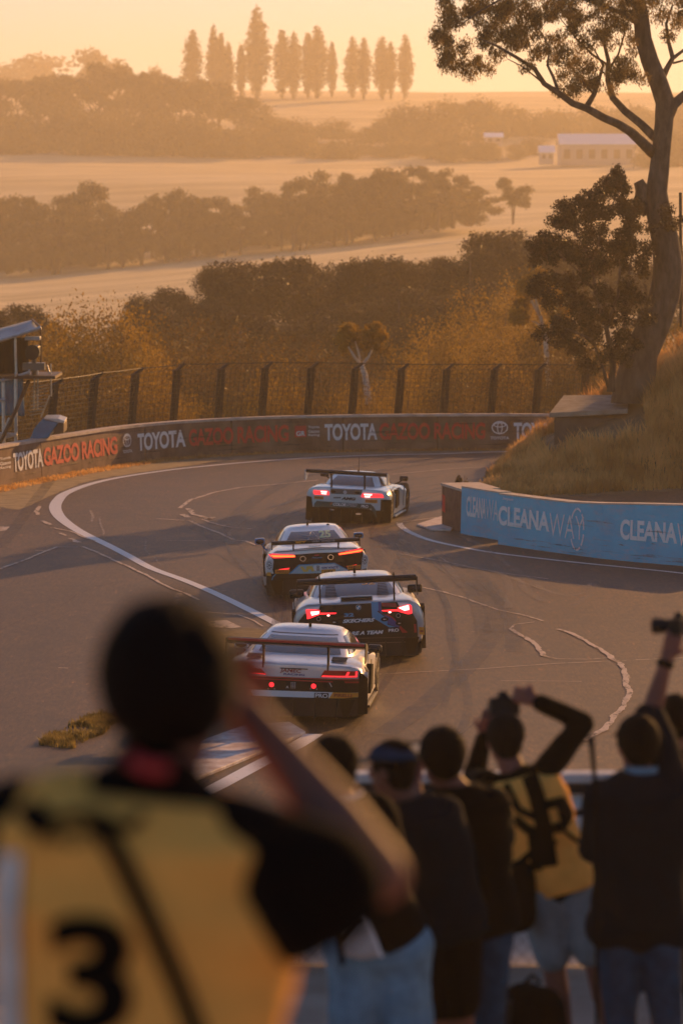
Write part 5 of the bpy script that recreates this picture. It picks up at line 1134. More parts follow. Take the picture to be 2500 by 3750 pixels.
c.rtext('McLaren', M['blue_lt'], 700, 808, 458, 474, bold=.02, shear=.3); c.disc('badge', M['red_pt'], 752, 442, 28, .016, 8)
c.rp('blue_line', M['blue_lt'], [(268,718),(276,718),(286,680),(320,645),(310,643),(280,672)], .017); c.rp('sticker', M['orange'], [(222,628),(268,628),(264,668),(222,664)], .014)
c.rp('bumper_shadow_gap', M['black'], [(330,690),(560,680),(1190,650),(1190,660),(330,702)], .017)
for pts in ([(635,352),(660,350),(685,385),(665,385)], [(815,342),(840,340),(825,375),(800,376)]):
    P_ = [((x-748)*c.k, .96+(350-y)*.0006, ) for x, y in pts]; mb = MB(); mb.prism([(a_, .42+(390-y)*.004) for (a_, z_), (x, y) in zip(P_, pts)], .915, .925); c.add(mb, 'deck_vent', M['black'])
mb = MB(); mb.loft([[(x*w_, y, .875+h_) for x, h_ in ((-1,0),(-.7,.035),(0,.05),(.7,.035),(1,0))] for y, w_ in ((.14,.62),(.35,.60),(.6,.5),(.95,.42))], cap=False, closed=False); c.add(mb, 'engine_hump', M['p_white'], smooth=True)
for i in range(8):
    mb = MB(); mb.box((-.10+i*.028, .40, .935), (.010, .12, .008)); c.add(mb, 'deck_slat', M['black'])
wg = c.wing(-.83, .82, 1.03, -.12, .34, .075, (-.43, .43), .86, M['carbon'], None, .10, ang=4)
mb = MB(); text_on(mb, 'WM WASTE', lambda x, z: (x, -.135, z), -.08, .36, 1.050, 1.085, bold=.02); c.add(mb, 'wing_lettering', M['grey_sticker'], par=wg)
mb = MB(); mb.prism([(-.38,1.048),(-.30,1.048),(-.27,1.07),(-.23,1.048),(-.18,1.086),(-.40,1.086)], -.137, -.133, lambda a, b, c_: (a, c_, b)); c.add(mb, 'wing_logo', M['orange'], par=wg)
c.under(.07, .34, .82, .9, 6); c.skirt(M['carbon']); c.doorline(); M['p_blue'] = gloss('blue_mirror_paint', (.01, .16, .38)); c.mirror(1, .93, 2.6, .90, M['p_blue'], .2, .12); c.mirror(-1, 1.02, 2.5, .88, M['p_blue'], .2, .13, (.10, -.12)); c.antenna(-.08, 2.1, 1.19, .12)
mb = MB(); mb.ell((.32,2.05,1.19), (.03,.03,.02), 8, 5); c.add(mb, 'roof_camera', M['black'])

# ---------------- pale mint car furthest ahead
c = Car('race_car', 'pale mint and green race car furthest ahead beside the red block with gold lit flank', 1268, 89.6, 9, 2.6, .002244, 620, 755, .050, 1.0, secs(1.0, .74, .80, nose=.55, zf=.62),
    dict(axles=(.80, 3.45), b=(.42, 2.85, .74, .76), r=(1.25, 1.95, .50, 1.065), n=3.6), M['p_mint'])
c.patch('rear_window', M['glass_grey'], -128, -52, .22, .84, th0b=-124, th1b=-56); c.patch('side_window', M['glass'], -30, 25, .15, .88, th0b=-22); c.patch('side_window', M['glass'], 155, 210, .15, .88, th1b=202); c.patch('windscreen', M['glass'], 50, 130, .15, .92)
c.rp('boot_recess', M['glass_grey'], [(440,398),(782,408),(770,462),(450,452)], .012)
for x, y in ((472,429), (729,441)): c.disc('boot_vent', M['black'], x, y, 28, .018, 14)
c.disc('badge', M['grey_sticker'], 598, 436, 16, .018); c.ring('badge_ring', M['sign_white'], 598, 436, 18, 3, .02)
for pts, h1, h2 in (([(258,418),(420,426),(430,466),(262,460)], [(340,424),(406,428),(406,442),(342,438)], [(345,447),(404,450),(402,460),(348,456)]), ([(786,446),(985,456),(1004,492),(770,484)], [(800,450),(884,454),(882,468),(800,464)], [(806,474),(868,477),(866,488),(810,486)])):
    l = c.rp('tail_lamp', M['red_on'], pts, .016, .03); c.rp('lamp_core', M['hot_on'], h1, .026, par=l); c.rp('lamp_core', M['hot_on'], h2, .026, par=l)
c.rp('sticker', M['orange'], [(268,478),(372,482),(372,514),(268,510)], .015); c.rtext('PIRELLI', M['dkred'], 276, 364, 487, 505, .018, bold=.03); c.rp('sticker', M['orange'], [(814,508),(940,514),(940,550),(814,544)], .015); c.rtext('PIRELLI', M['dkred'], 822, 932, 518, 540, .018, bold=.03)
c.rtext('AMG', M['carbon'], 560, 715, 488, 520, bold=.06, shear=.25)
for i in range(4): c.rp('badge_bar', M['carbon'], [(474+i*20,500),(486+i*20,486),(500+i*20,486),(488+i*20,502)], .016)
c.rp('green_band', M['dkgreen'], [(300,530),(872,560),(880,600),(865,612),(700,600),(330,592),(290,640),(262,655),(272,560)], .015)
c.rp('plate', M['black'], [(768,560),(858,566),(856,606),(766,600)], .018); c.rtext('PRO', M['sign_white'], 774, 850, 567, 600, .021, bold=.03); c.rtext('COLOR', M['sign_white'], 476, 612, 548, 582, .019, bold=.04, shear=.3); c.rtext('SPEED', M['grey_sticker'], 614, 730, 552, 586, .019, bold=.02, shear=.3)
for i, mm in enumerate(('red_pt', 'orange', 'dkgreen')): c.rp('colour_bar', M[mm], [(446+i*9,566),(454+i*9,542),(462+i*9,543),(454+i*9,567)], .019)
c.rp('side_panel', M['black'], [(180,480),(238,490),(268,660),(240,740),(180,730)], .012); c.rp('side_panel', M['black'], [(975,512),(1080,520),(1082,760),(985,770),(975,700)], .012)
c.rp('lower_panel', M['black'], [(330,592),(700,600),(865,614),(935,700),(985,706),(985,780),(250,770),(262,670),(290,650)], .016)
c.rp('green_fin', M['dkgreen'], [(872,560),(905,590),(975,700),(938,702),(878,610)], .018)
for x0, x1, y in ((440,492,612), (722,775,655)): c.rp('exhaust', M['chrome'], [(x0,y),(x1,y+2),(x1,y+18),(x0,y+16)], .02, .02)
wg = c.wing(-.98, .94, 1.145, -.12, .32, .085, (-.40, .39), .78, M['carbon'], None, .19, ang=5)
for ch in wg.children:
    if ch.name.startswith('end_plate'): ch.data.materials.clear(); ch.data.materials.append(M['p_white'])
c.under(.06, .32, .80, .9, 6); c.skirt(M['p_mint']); c.doorline(); c.mirror(1, 1.0, 2.35, .93, M['carbon'], .2, .12); c.mirror(-1, .93, 2.35, .93, M['carbon'], .2, .12); c.antenna(.02, 1.5, 1.09, .38)
# ================================================================ camera tower on the left, behind the wall
TD = 106.0
M['cam_body'] = mat('camera_body', (.008, .008, .009), .5, spec=.2); M['lens'] = mat('camera_lens_glass', (.02, .02, .03), .05, spec=.8)
def T(cx, cy, dd=0): return at(cx*.2126, 1150+cy*.2126, TD+dd)
u8 = TD/F*.2126
tw = empty('camera_tower', T(100, 2200), 0, 'steel scaffold camera tower with grey tarpaulin roof and blue cloth behind the wall', 'scaffold'); p = Vector(tw.location)
M['tarp_grey'] = mat('grey_tarpaulin', (.24, .27, .29), .45, var=.2, scale=2, bump=.4, bscale=3)
M['tarp_blue'] = mat('blue_tarpaulin', (.01, .13, .24), .5, var=.3, scale=2, bump=.6, bscale=4)
M['cloth_black'] = mat('black_cloth', (.002, .002, .0025), .9, bump=.3, bscale=8, spec=.05)
M['brown_steel'] = mat('brown_steel', (.07, .035, .02), .6, .3)
def tb(name, pts, r, m, par=tw, n=7):
    mb = MB(); mb.tube([q-Vector(par.location if par is tw else (0,0,0)) for q in pts], r, n); return mb.build(name, m, par)
zg = -1.5
for x0, dd in ((62, -1.0), (275, -1.0), (62, 1.2), (275, 1.2), (-140, -1), (-140, 1.2)):
    tb('pole', [T(x0, 1080, dd), Vector((T(x0, 2200, dd).x, TD+dd, zg))], .05, M['galv'])
tb('pole', [T(265,390,-1), T(285,1040,-1)], .035, M['galv']); tb('pole', [T(705,240,-.2), T(712,880,-.2)], .028, M['brown_steel']); tb('pole', [T(-140,470,-1), T(-140,1100,-1)], .035, M['galv'])
for a_, b_ in (((-150,1140),(62,1140)), ((30,1150),(270,1085)), ((-150,1480),(100,1478)), ((-150,2050),(280,2075)), ((100,2130),(300,2070)), ((330,1060),(520,1000)), ((-60,2330),(170,1790))):
    tb('rail', [T(*a_, -1.05), T(*b_, -1.05)], .042, M['galv'])
for x0, y0 in ((62,1140), (70,1478), (275,2075), (275,1040), (510,1000)):
    mb = MB(); mb.tube([T(x0-14,y0,-1.07)-p, T(x0+14,y0,-1.07)-p], .075, 8); mb.build('coupler', M['galv'], tw)
tb('brace', [T(0,2230,-1.2), T(260,1700,-1.2), T(500,1150,-.6)], .055, M['brown_steel'])
mb = MB(); mb.box((T(200,1060)-p)+Vector((0,.2,0)), (2.6*1, 2.6, .08)); mb.build('deck', M['brown_steel'], tw)
mb = MB()
c0, c1, c2, c3 = T(-200,520,-1.1)-p, T(715,235,-1.1)-p, T(560,95,1.3)-p, T(-200,300,1.3)-p
rows = []
for i in range(9):
    f_ = i/8; rows.append([c0.lerp(c1, j/12).lerp(c3.lerp(c2, j/12), f_)+Vector((0,0,-.10*math.sin(math.pi*f_)*(1+.4*math.sin(j)))) for j in range(13)])
mb.loft(rows, cap=False, closed=False); o = mb.build('tarpaulin_roof', M['tarp_grey'], tw, smooth=True); m_ = o.modifiers.new('s', 'SOLIDIFY'); m_.thickness = .02
tb('roof_edge', [T(-200,520,-1.15), T(715,235,-1.15)], .05, M['galv']); tb('roof_edge', [T(715,235,-1.1), T(560,95,1.3)], .03, M['brown_steel'])
def cloth(name, cor, m, fold=.05, nf=7, par=tw, base=p):
    a_, b_, c_, d_ = [q-base for q in cor]; rows = []
    for i in range(9):
        f_ = i/8; rows.append([a_.lerp(b_, j/24).lerp(d_.lerp(c_, j/24), f_)+Vector((0, fold*math.sin(j/24*nf*6.28+i*.3)*(.3+.7*f_), 0)) for j in range(25)])
    mb = MB(); mb.loft(rows, cap=False, closed=False); o = mb.build(name, m, par, smooth=True); q = o.modifiers.new('s', 'SOLIDIFY'); q.thickness = .012; return o
cloth('black_drape', [T(-200,430,.4), T(480,400,.4), T(500,1040,.4), T(-200,1060,.4)], M['cloth_black'])
cloth('blue_cloth', [T(-200,1080,-.6), T(400,1090,-.6), T(430,1760,-.6), T(-200,1740,-.6)], M['tarp_blue'])
# ladder
for x0 in (600, 660): tb('ladder_rail', [T(x0,890,.1), T(x0-10,1640,.1)], .022, M['galv'])
for i in range(9):
    y_ = 1230+i*62; tb('ladder_rung', [T(560-i*6,y_+25,.0), T(860-i*14,y_-25,.0)], .016, M['galv'], n=5)
tb('rail', [T(880,850,.1), T(890,1420,.1)], .02, M['galv']); tb('rail', [T(860,1400,.1), T(710,1780,.1)], .022, M['galv']); tb('rail', [T(500,880,.1), T(820,890,.1), T(880,1080,.1)], .028, M['galv'])
bc = empty('broadcast_camera', T(590, 640, -.6), 0, 'black broadcast camera under the tarpaulin roof of the scaffold tower', 'camera'); qb = Vector(bc.location)
mb = MB(); mb.box((0,0,0), (1.9*u8*100, .9, 1.9*u8*100)); mb.build('camera_body', M['cam_body'], bc, bevel=.04); mb = MB(); mb.tube([(0,-.4,0),(0,-.85,.0),(.02,-.9,0)], [.16,.17,.21], 14); mb.build('lens', M['cam_body'], bc, auto=40)
mb = MB(); mb.box((-.02,-.1,.36), (.42,.5,.10)); mb.build('sun_shade', M['tarp_grey'], bc, bevel=.02); mb = MB(); mb.tube([(0,0,-.2),(0,.05,-.75)], .07, 8); mb.box((0,0,-.42), (.6,.5,.2)); mb.build('pan_head', M['rim'], bc)
# blue covered unit on top of the wall
bx_ = empty('covered_box', T(820, 2060, -1.9), 0, 'blue tarpaulin covered box standing behind the top of the wall beside the tower', 'box'); q0 = Vector(bx_.location)
def TT(cx, cy, dd): return T(cx, cy, dd-1.9)-q0
mb = MB(); fr_ = [TT(520,2150,0), TT(600,1960,0), TT(730,1810,0), TT(1010,1870,0), TT(930,1990,0), TT(830,2140,0)]; bk = [v_+Vector((.05,.9,.06)) for v_ in fr_]
mb.loft([[v_.lerp(sum(fr_, Vector())/6, .04)-Vector((0,.03,0)) for v_ in fr_], fr_, bk]); mb.build('cover', M['tarp_blue'], bx_, bevel=.02)
mb = MB(); mb.loft([[TT(1015,1868,0), TT(1105,1880,0), TT(1100,2060,0), TT(930,2070,0), TT(930,1995,0)], [v_+Vector((.03,.9,.05)) for v_ in (TT(1015,1868,0), TT(1105,1880,0), TT(1100,2060,0), TT(930,2070,0), TT(930,1995,0))]]); mb.build('housing', M['brown_steel'], bx_, bevel=.02)
mb = MB(); mb.loft([[TT(755,1800,-.05), TT(1000,1800,-.05), TT(1120,1845,-.05), TT(1110,1880,-.05), TT(1005,1868,-.05)], [v_+Vector((0,.95,.05)) for v_ in (TT(755,1800,-.05), TT(1000,1800,-.05), TT(1120,1845,-.05), TT(1110,1880,-.05), TT(1005,1868,-.05))]]); mb.build('lid', M['galv'], bx_, bevel=.01)

# ================================================================ people
def tcap(mb, a, b, ra, rb, n=14):
    a, b = Vector(a), Vector(b); d = b-a; L_ = max(1e-4, d.length); t = d/L_; u = t.orthogonal().normalized(); v = t.cross(u); rings = []
    for i in range(5): f_ = math.pi/2*(1-i/4)*.98; rings.append((a-t*ra*math.sin(f_), ra*math.cos(f_)))
    for i in range(1, 3): rings.append((a.lerp(b, i/3), ra+(rb-ra)*i/3))
    for i in range(5): f_ = math.pi/2*(i/4)*.98; rings.append((b+t*rb*math.sin(f_), rb*math.cos(f_)))
    mb.loft([[c_+(u*math.cos(2*math.pi*k/n)+v*math.sin(2*math.pi*k/n))*max(r_, .0005) for k in range(n)] for c_, r_ in rings])
def fused(name, mb, m, voxel, smooth_it, par, wrinkle=0.0, wscale=6.0, base=None):
    """one continuous surface from overlapping closed volumes"""
    me = bpy.data.meshes.new(name); me.from_pydata(mb.v, [], mb.f); bm = bmesh.new(); bm.from_mesh(me); bmesh.ops.recalc_face_normals(bm, faces=bm.faces[:]); bm.to_mesh(me); bm.free()
    o = bpy.data.objects.new(name, me); C.objects.link(o); r_ = o.modifiers.new('r', 'REMESH'); r_.mode = 'VOXEL'; r_.voxel_size = voxel; r_.use_smooth_shade = True
    s_ = o.modifiers.new('s', 'SMOOTH'); s_.iterations = smooth_it; s_.factor = .5
    dg = bpy.context.evaluated_depsgraph_get(); me2 = bpy.data.meshes.new_from_object(o.evaluated_get(dg)); o.modifiers.clear(); o.data = me2; me2.name = name
    if wrinkle:
        n_ = len(me2.vertices); co_ = np.empty(n_*3, np.float32); me2.vertices.foreach_get('co', co_); co_ = co_.reshape(-1, 3); no_ = np.empty(n_*3, np.float32); me2.vertices.foreach_get('normal', no_); no_ = no_.reshape(-1, 3)
        k_ = np.array([noise.noise(Vector(c_.tolist())*wscale)+.5*noise.noise(Vector((c_[0]*wscale*.6, c_[1]*wscale, c_[2]*wscale*2.6))) for c_ in co_]); co_ += no_*(k_*wrinkle)[:, None]; me2.vertices.foreach_set('co', co_.ravel()); me2.update()
    me2.materials.clear(); me2.materials.append(m)
    for q in me2.polygons: q.use_smooth = True
    if base is not None: me2.transform(Matrix.Translation(-Vector(base)))
    o.parent = par; return o
SK = {}
def skin(nm, c_): SK[nm] = mat('skin_'+nm, c_, .6, var=.12, scale=9, spec=.2); SK[nm].node_tree.nodes['Principled BSDF'].inputs['Subsurface Weight'].default_value = .12; return SK[nm]
skin('fair', (.22, .085, .058)); skin('tan', (.17, .07, .045))
M['hair'] = mat('black_hair', (.004, .003, .003), .8, bump=.8, bscale=90, stretch=(1, 1, .3), spec=.08); M['hair_br'] = mat('brown_hair', (.012, .007, .005), .8, bump=.8, bscale=90, spec=.1)
def fab(nm, c_, var=.18, **k): return mat(nm, c_, .9, var=var, scale=14, bump=.25, bscale=140, spec=.06, **k)
M['f_black'] = fab('black_cotton', (.002, .002, .0024)); M['f_navy'] = fab('navy_jacket_cloth', (.001, .007, .013)); M['f_denim'] = fab('light_denim', (.13, .24, .33), .25); M['f_jean'] = fab('dark_denim', (.02, .055, .10), .3)
M['f_grey'] = fab('grey_blue_shorts', (.20, .25, .28)); M['f_yellow'] = fab('yellow_vest_cloth', (.92, .42, .09), .08); M['f_cap'] = fab('navy_cap', (.012, .035, .07)); M['f_white'] = fab('white_cotton', (.62, .62, .62)); M['f_bag'] = fab('grey_bag_cloth', (.40, .39, .38))

class Fig:
    """a person built on joints placed in the world; faces +Y (away from the camera) unless turned"""
    def __init__(s, label, J, sk='fair', group=None, h=1.0, voxel=.011, look=(0, 1, 0)):
        s.J = J; s.h = h; an = (J['anl']+J['anr'])/2; gz = min(J['anl'].z, J['anr'].z)-.07*h; s.base = Vector((an.x, an.y, gz)); s.root = empty('person', s.base, 0, label, 'person', group); s.vx = voxel; s.sk = SK[sk]
        s.look = Vector(look).normalized(); s.skeleton(MB())
    def basis(s):
        J = s.J; up = (J['neck']-J['pel']).normalized(); rt = (J['shr']-J['shl']); rt = (rt-up*rt.dot(up)).normalized(); return rt, up, up.cross(rt).normalized()
    def torso(s, mb, inf=0.0, t0=0.0, t1=1.0, depth=1.0, wide=1.0):
        J = s.J; rt, up, fw = s.basis(); a, b = J['pel']-up*.06*s.h, J['neck']+up*.01; sw = (J['shr']-J['shl']).length/2; prof = [(-.02, .10, .08), (.04, .155, .105), (.18, .165, .115), (.36, .148, .105), (.55, .165, .115), (.74, max(.17, sw*.92), .118), (.88, max(.165, sw*.90), .105), (.96, sw*.62, .075), (1.02, .065, .055)]
        rings = []
        for t, wx, wy in prof:
            if t < t0-.03 or t > t1+.03: continue
            c_ = a.lerp(b, t); k_ = (1 if .03 < t < 1 else .9); rings.append([c_+rt*math.copysign(abs(math.cos(q))**.8, math.cos(q))*(wx*s.h*wide+inf)*k_+fw*math.sin(q)*(wy*s.h*depth+inf)*k_ for q in [2*math.pi*j/24 for j in range(24)]])
        mb.loft(rings)
    def arm(s, mb, side, inf=0.0, to='hand', frac=1.0):
        J = s.J; h = s.h*(1.0 if s.h > 1.1 and to == 'hand' else 1); sh, el, wr = J['sh'+side], J['el'+side], J['wr'+side]
        sh0 = sh
        if to == 'sleeve': tcap(mb, sh0, sh.lerp(el, frac), .062*h+inf, .050*h+inf*1.5); return
        tcap(mb, sh0, el, .058*h+inf, .042*h+inf)
        if to == 'long': tcap(mb, el, el.lerp(wr, frac), .044*h+inf, .032*h+inf); return
        tcap(mb, el, el.lerp(wr, .35), .043*h+inf, .044*h+inf); tcap(mb, el.lerp(wr, .35), wr, .043*h+inf, .027*h+inf)
    def hand(s, mb, side):
        """palm, five bent fingers closing round what is held"""
        J = s.J; h = s.h; wr, hd = J['wr'+side], J['hd'+side]; t = (hd-wr).normalized(); grip = J.get('grip'+side, Vector((0, 1, 0))); grip = (grip-t*grip.dot(t)).normalized(); x_ = t.cross(grip).normalized()
        pc = wr+t*.045*h
        for i in range(4):
            off = (i-1.5)*.021*h; k_ = wr+t*.088*h+x_*off; tcap(mb, wr+x_*off*.6, k_, .015*h, .0125*h, 8)
            l1 = (.040, .045, .042, .033)[i]*h; p1 = k_+(t*.75+grip*.66).normalized()*l1; p2 = p1+(t*-.05+grip).normalized()*l1*.7; p3 = p2+(t*-.75+grip*.66).normalized()*l1*.5
            tcap(mb, k_, p1, .0105*h, .0095*h, 8); tcap(mb, p1, p2, .0095*h, .0085*h, 8); tcap(mb, p2, p3, .0085*h, .007*h, 8)
        sg = 1 if side == 'l' else -1; th0 = wr+t*.025*h+x_*sg*.026*h; th1 = th0+(x_*sg*.8+t*.6+grip*.3).normalized()*.04*h; th2 = th1+(t*.7+grip*.7).normalized()*.032*h
        tcap(mb, th0, th1, .015*h, .011*h, 8); tcap(mb, th1, th2, .0105*h, .008*h, 8)
    def leg(s, mb, side, inf=0.0, f1=1.0, low=True):
        J = s.J; h = s.h; hp, kn, an = J['hp'+side], J['kn'+side], J['an'+side]
        tcap(mb, hp, hp.lerp(kn, min(1, f1)), .088*h+inf, (.088-.030*min(1, f1))*h+inf)
        if f1 > 1:
            tcap(mb, kn, kn.lerp(an, f1-1), .058*h+inf, (.058-.016*(f1-1))*h+inf)
        elif low:
            tcap(mb, kn, kn.lerp(an, .35), .054*h, .056*h); tcap(mb, kn.lerp(an, .35), an, .055*h, .036*h)
    def skeleton(s, mb):
        J = s.J; h = s.h; s.torso(mb, -.012)
        for sd in 'lr': s.arm(mb, sd); s.hand(mb, sd); s.leg(mb, sd)
        hd = J['head']; l = s.look; sd_ = l.cross(Vector((0,0,1))).normalized(); upv = sd_.cross(l)
        R3 = Matrix((sd_, l, upv)).transposed()
        tcap(mb, J['neck']-Vector((0,0,.02)), hd-upv*.05*h, .062*h, .056*h)
        mb.ell(hd+upv*.025*h-l*.008*h, (.076*h, .094*h, .095*h), 20, 12, R3); mb.ell(hd-upv*.045*h+l*.022*h, (.058*h, .068*h, .075*h), 16, 10, R3)
        mb.ell(hd+l*.098*h-upv*.018*h, (.013*h, .022*h, .026*h), 10, 6, R3); mb.ell(hd+l*.082*h+upv*.012*h, (.052*h, .014*h, .010*h), 10, 6, R3); mb.ell(hd+l*.086*h-upv*.058*h, (.024*h, .012*h, .010*h), 10, 6, R3)
        for q in (-1, 1): mb.ell(hd+sd_*q*.079*h-upv*.012*h-l*.005*h, (.010*h, .022*h, .032*h), 10, 8, R3)
        s.headR, s.headax = R3, (sd_, l, upv)
        fused('body', mb, s.sk, min(.0085, s.vx), 4, s.root, base=s.base)
        eb = MB()
        for q in (-1, 1): eb.ell(hd+sd_*q*.031*h+l*.084*h+upv*.004*h, (.011*h, .008*h, .008*h), 10, 6, R3)
        s.put(eb, 'eyes', M['f_white'])
    def put(s, mb, name, m, smooth=True, bevel=0.0, par=None):
        mb.v = [tuple(Vector(v)-s.base) for v in mb.v]; return mb.build(name, m, par or s.root, smooth=smooth, bevel=bevel)
    def cloth(s, name, mb, m, wr=.007, ws=7.0, sm=3): return fused(name, mb, m, s.vx*1.25, sm, s.root, wr, ws, s.base)
    def hair(s, m, vol=.012, low=-.02):
        sd_, l, upv = s.headax; h = s.h; hd = s.J['head']; mb = MB(); mb.ell(hd+upv*.034*h-l*.016*h, (.080*h+vol, .094*h+vol, .090*h+vol), 22, 14, s.headR); mb.ell(hd-l*.042*h+upv*low*h, (.068*h+vol*.6, .054*h+vol*.6, .070*h), 18, 10, s.headR)
        return fused('hair', mb, m, .009, 2, s.root, .004, 30, s.base)
    def cap_(s, m, brim_dir, back=False):
        sd_, l, upv = s.headax; h = s.h; hd = s.J['head']; mb = MB(); rings = []
        for i in range(7):
            f_ = i/6*math.pi/2; rings.append([hd+upv*(.045+.072*math.sin(f_))*h+(Vector((math.cos(q), math.sin(q)*1.18, 0)) @ s.headR.transposed())*0+ (sd_*math.cos(q)*.092+l*math.sin(q)*.108-l*.008)*h*math.cos(f_*.98) for q in [2*math.pi*j/24 for j in range(24)]])
        mb.loft(rings); c_ = s.put(mb, 'cap', m)
        mb = MB(); bd = Vector(brim_dir).normalized(); sx = bd.cross(upv).normalized(); cc = hd+upv*.048*h+bd*.085*h; vs = [cc+sx*math.cos(q)*.078*h+bd*math.sin(q)*.085*h-upv*(.012*math.sin(q)+.018*abs(math.cos(q)))*h for q in [math.pi*j/12 for j in range(13)]]
        mb.loft([vs, [v+upv*.006 for v in vs]]); s.put(mb, 'cap_brim', m, smooth=False, par=c_)
    def shoes(s, m, fw=(0, 1, 0)):
        fw = Vector(fw).normalized()
        for sd in 'lr':
            a = s.J['an'+sd]; mb = MB(); tcap(mb, a-Vector((0,0,.015))-fw*.02, a+fw*.16*s.h-Vector((0,0,.035)), .048*s.h, .036*s.h); tcap(mb, a-fw*.03-Vector((0,0,.03)), a+fw*.03-Vector((0,0,.03)), .04*s.h, .04*s.h); fused('shoe', mb, m, .01, 2, s.root, base=s.base)
def camera_prop(name, c_, look, label, sc_=1.0, lens=.12):
    look = Vector(look).normalized(); rt = empty(name, c_, 0, label, 'camera'); rt.rotation_euler = look.to_track_quat('Y', 'Z').to_euler()
    mb = MB(); mb.box((0,0,0), (.135*sc_, .06*sc_, .085*sc_)); mb.box((0,0,.055*sc_), (.06*sc_, .055*sc_, .035*sc_), taper=.7); mb.box((.055*sc_,-.005,0), (.035*sc_, .085*sc_, .09*sc_)); mb.build('camera_body', M['cam_body'], rt, bevel=.008)
    mb = MB(); mb.tube([(0,.03*sc_,0), (0,.05*sc_+lens*.3,0), (0,.055*sc_+lens*.3,0), (0,lens,0), (0,lens+.03,0)], [.034*sc_, .036*sc_, .040*sc_, .040*sc_, .044*sc_], 16); l_ = mb.build('lens', M['cam_body'], rt, auto=40); mb = MB(); mb.tube([(0,lens+.024,0), (0,lens+.033,0)], .036*sc_, 16); mb.build('lens_glass', M['lens'], l_); return rt
def JD(d0, **kw):    # joints from overview pixels (x, y, depth offset)
    return {k_: D(v_[0], v_[1], d0+(v_[2] if len(v_) > 2 else 0)) for k_, v_ in kw.items()}

G = 'spectators along the fence'
# --- yellow vest photographer with both arms raised
J = JD(18.0, head=(1158,1700,.03), neck=(1182,1772), pel=(1277,2035), shl=(1118,1800,.04), shr=(1250,1775,-.04), ell=(1085,1790,.30), wrl=(1112,1690,.34), hdl=(1122,1650,.32), elr=(1338,1660,.12), wrr=(1232,1610,.16), hdr=(1190,1596,.18), hpl=(1240,2050), hpr=(1322,2045), knl=(1272,2225,.02), knr=(1368,2215,-.03), anl=(1302,2420,.06), anr=(1412,2408,-.05))
f = Fig('photographer in yellow vest with black straps and grey shorts raising a camera over the head', J, group=G, look=(-.25, 1, -.05)); f.hair(M['hair_br'], .014)
mb = MB(); f.torso(mb, .006); [f.arm(mb, q, .012, 'long', .92) for q in 'lr']; f.cloth('black_shirt', mb, M['f_black'])
mb = MB(); f.torso(mb, .030, t0=.02, t1=.95, wide=1.06); f.cloth('yellow_vest', mb, M['f_yellow'], .014, 6)
mb = MB(); [f.leg(mb, q, .030, .80, False) for q in 'lr']; rt_, up_, fw_ = f.basis(); tcap(mb, J['hpl']+up_*.05, J['hpr']+up_*.05, .11, .11); f.cloth('shorts', mb, M['f_grey'], .008); f.shoes(M['f_black'])
vest5 = [o for o in f.root.children if o.name.startswith('yellow_vest')][0]; fig5 = f
camera_prop('camera', (J['hdl']+J['hdr'])/2+Vector((.0,.02,.0)), (-.2, 1, -.15), 'camera held overhead by the photographer in the yellow vest')
def on_mesh(o, base):
    from mathutils.bvhtree import BVHTree
    me = o.data; return BVHTree.FromPolygons([v.co+Vector(base) for v in me.vertices], [tuple(p_.vertices) for p_ in me.polygons])
CP = Vector((0, 0, CH))
def strap(f, bvh, name, pts, wd, m, dmax, lift=.006, par=None):
    """band lying on the clothing through measured points"""
    P_ = []
    for i in range(len(pts)-1):
        for k_ in range(10): P_.append((pts[i][0]+(pts[i+1][0]-pts[i][0])*k_/10, pts[i][1]+(pts[i+1][1]-pts[i][1])*k_/10))
    P_.append(pts[-1]); rows = []
    for i, (x, y) in enumerate(P_):
        a_, b_ = P_[max(i-1, 0)], P_[min(i+1, len(P_)-1)]; tx, ty = b_[0]-a_[0], b_[1]-a_[1]; l_ = math.hypot(tx, ty) or 1; nx, ny = -ty/l_, tx/l_; r_ = []
        for k_ in range(5):
            o_ = (k_/4-.5)*wd; tgt = D(x+nx*o_, y+ny*o_, 5.0)-CP; h_ = bvh.ray_cast(CP, tgt.normalized(), dmax)
            if h_[0] is None: r_ = None; break
            r_.append(h_[0]-tgt.normalized()*lift)
        if r_: rows.append(r_)
    if len(rows) > 1: mb = MB(); mb.loft(rows, cap=False, closed=False); return f.put(mb, name, m, par=par)
def print_on(f, bvh, name, txt, x0, x1, y0, y1, m, dmax, par=None, lift=.004, **k):
    V_, F_, _ = text_geo(txt, res=8, **k); vs = []; ok = []
    for a_, b_ in V_:
        tgt = (D(x0+(x1-x0)*a_, y1+(y0-y1)*b_, 5.0)-CP).normalized(); h_ = bvh.ray_cast(CP, tgt, dmax); ok.append(h_[0] is not None); vs.append((h_[0] if h_[0] else CP)-tgt*lift)
    mb = MB(); mb.add(vs, [q for q in F_ if all(ok[i] for i in q)]); return f.put(mb, name, m, smooth=False, par=par)
bv = on_mesh(vest5, f.base)
for pts, wd in [([(1205,1752),(1232,1830),(1248,1900),(1262,1990)], 38), ([(1160,1800),(1190,1860),(1235,1880)], 16), ([(1180,1880),(1210,1905),(1250,1920)], 22), ([(1250,1850),(1290,1840),(1308,1870),(1290,1900),(1255,1905)], 22), ([(1240,1940),(1190,1985)], 16), ([(1275,1890),(1310,1920),(1338,1940)], 9), ([(1222,1900),(1232,2000)], 26), ([(1290,1845),(1300,1890)], 26), ([(1225,1930),(1275,1945)], 30)]: strap(f, bv, 'harness_strap', pts, wd, M['f_black'], 40, .010, vest5)
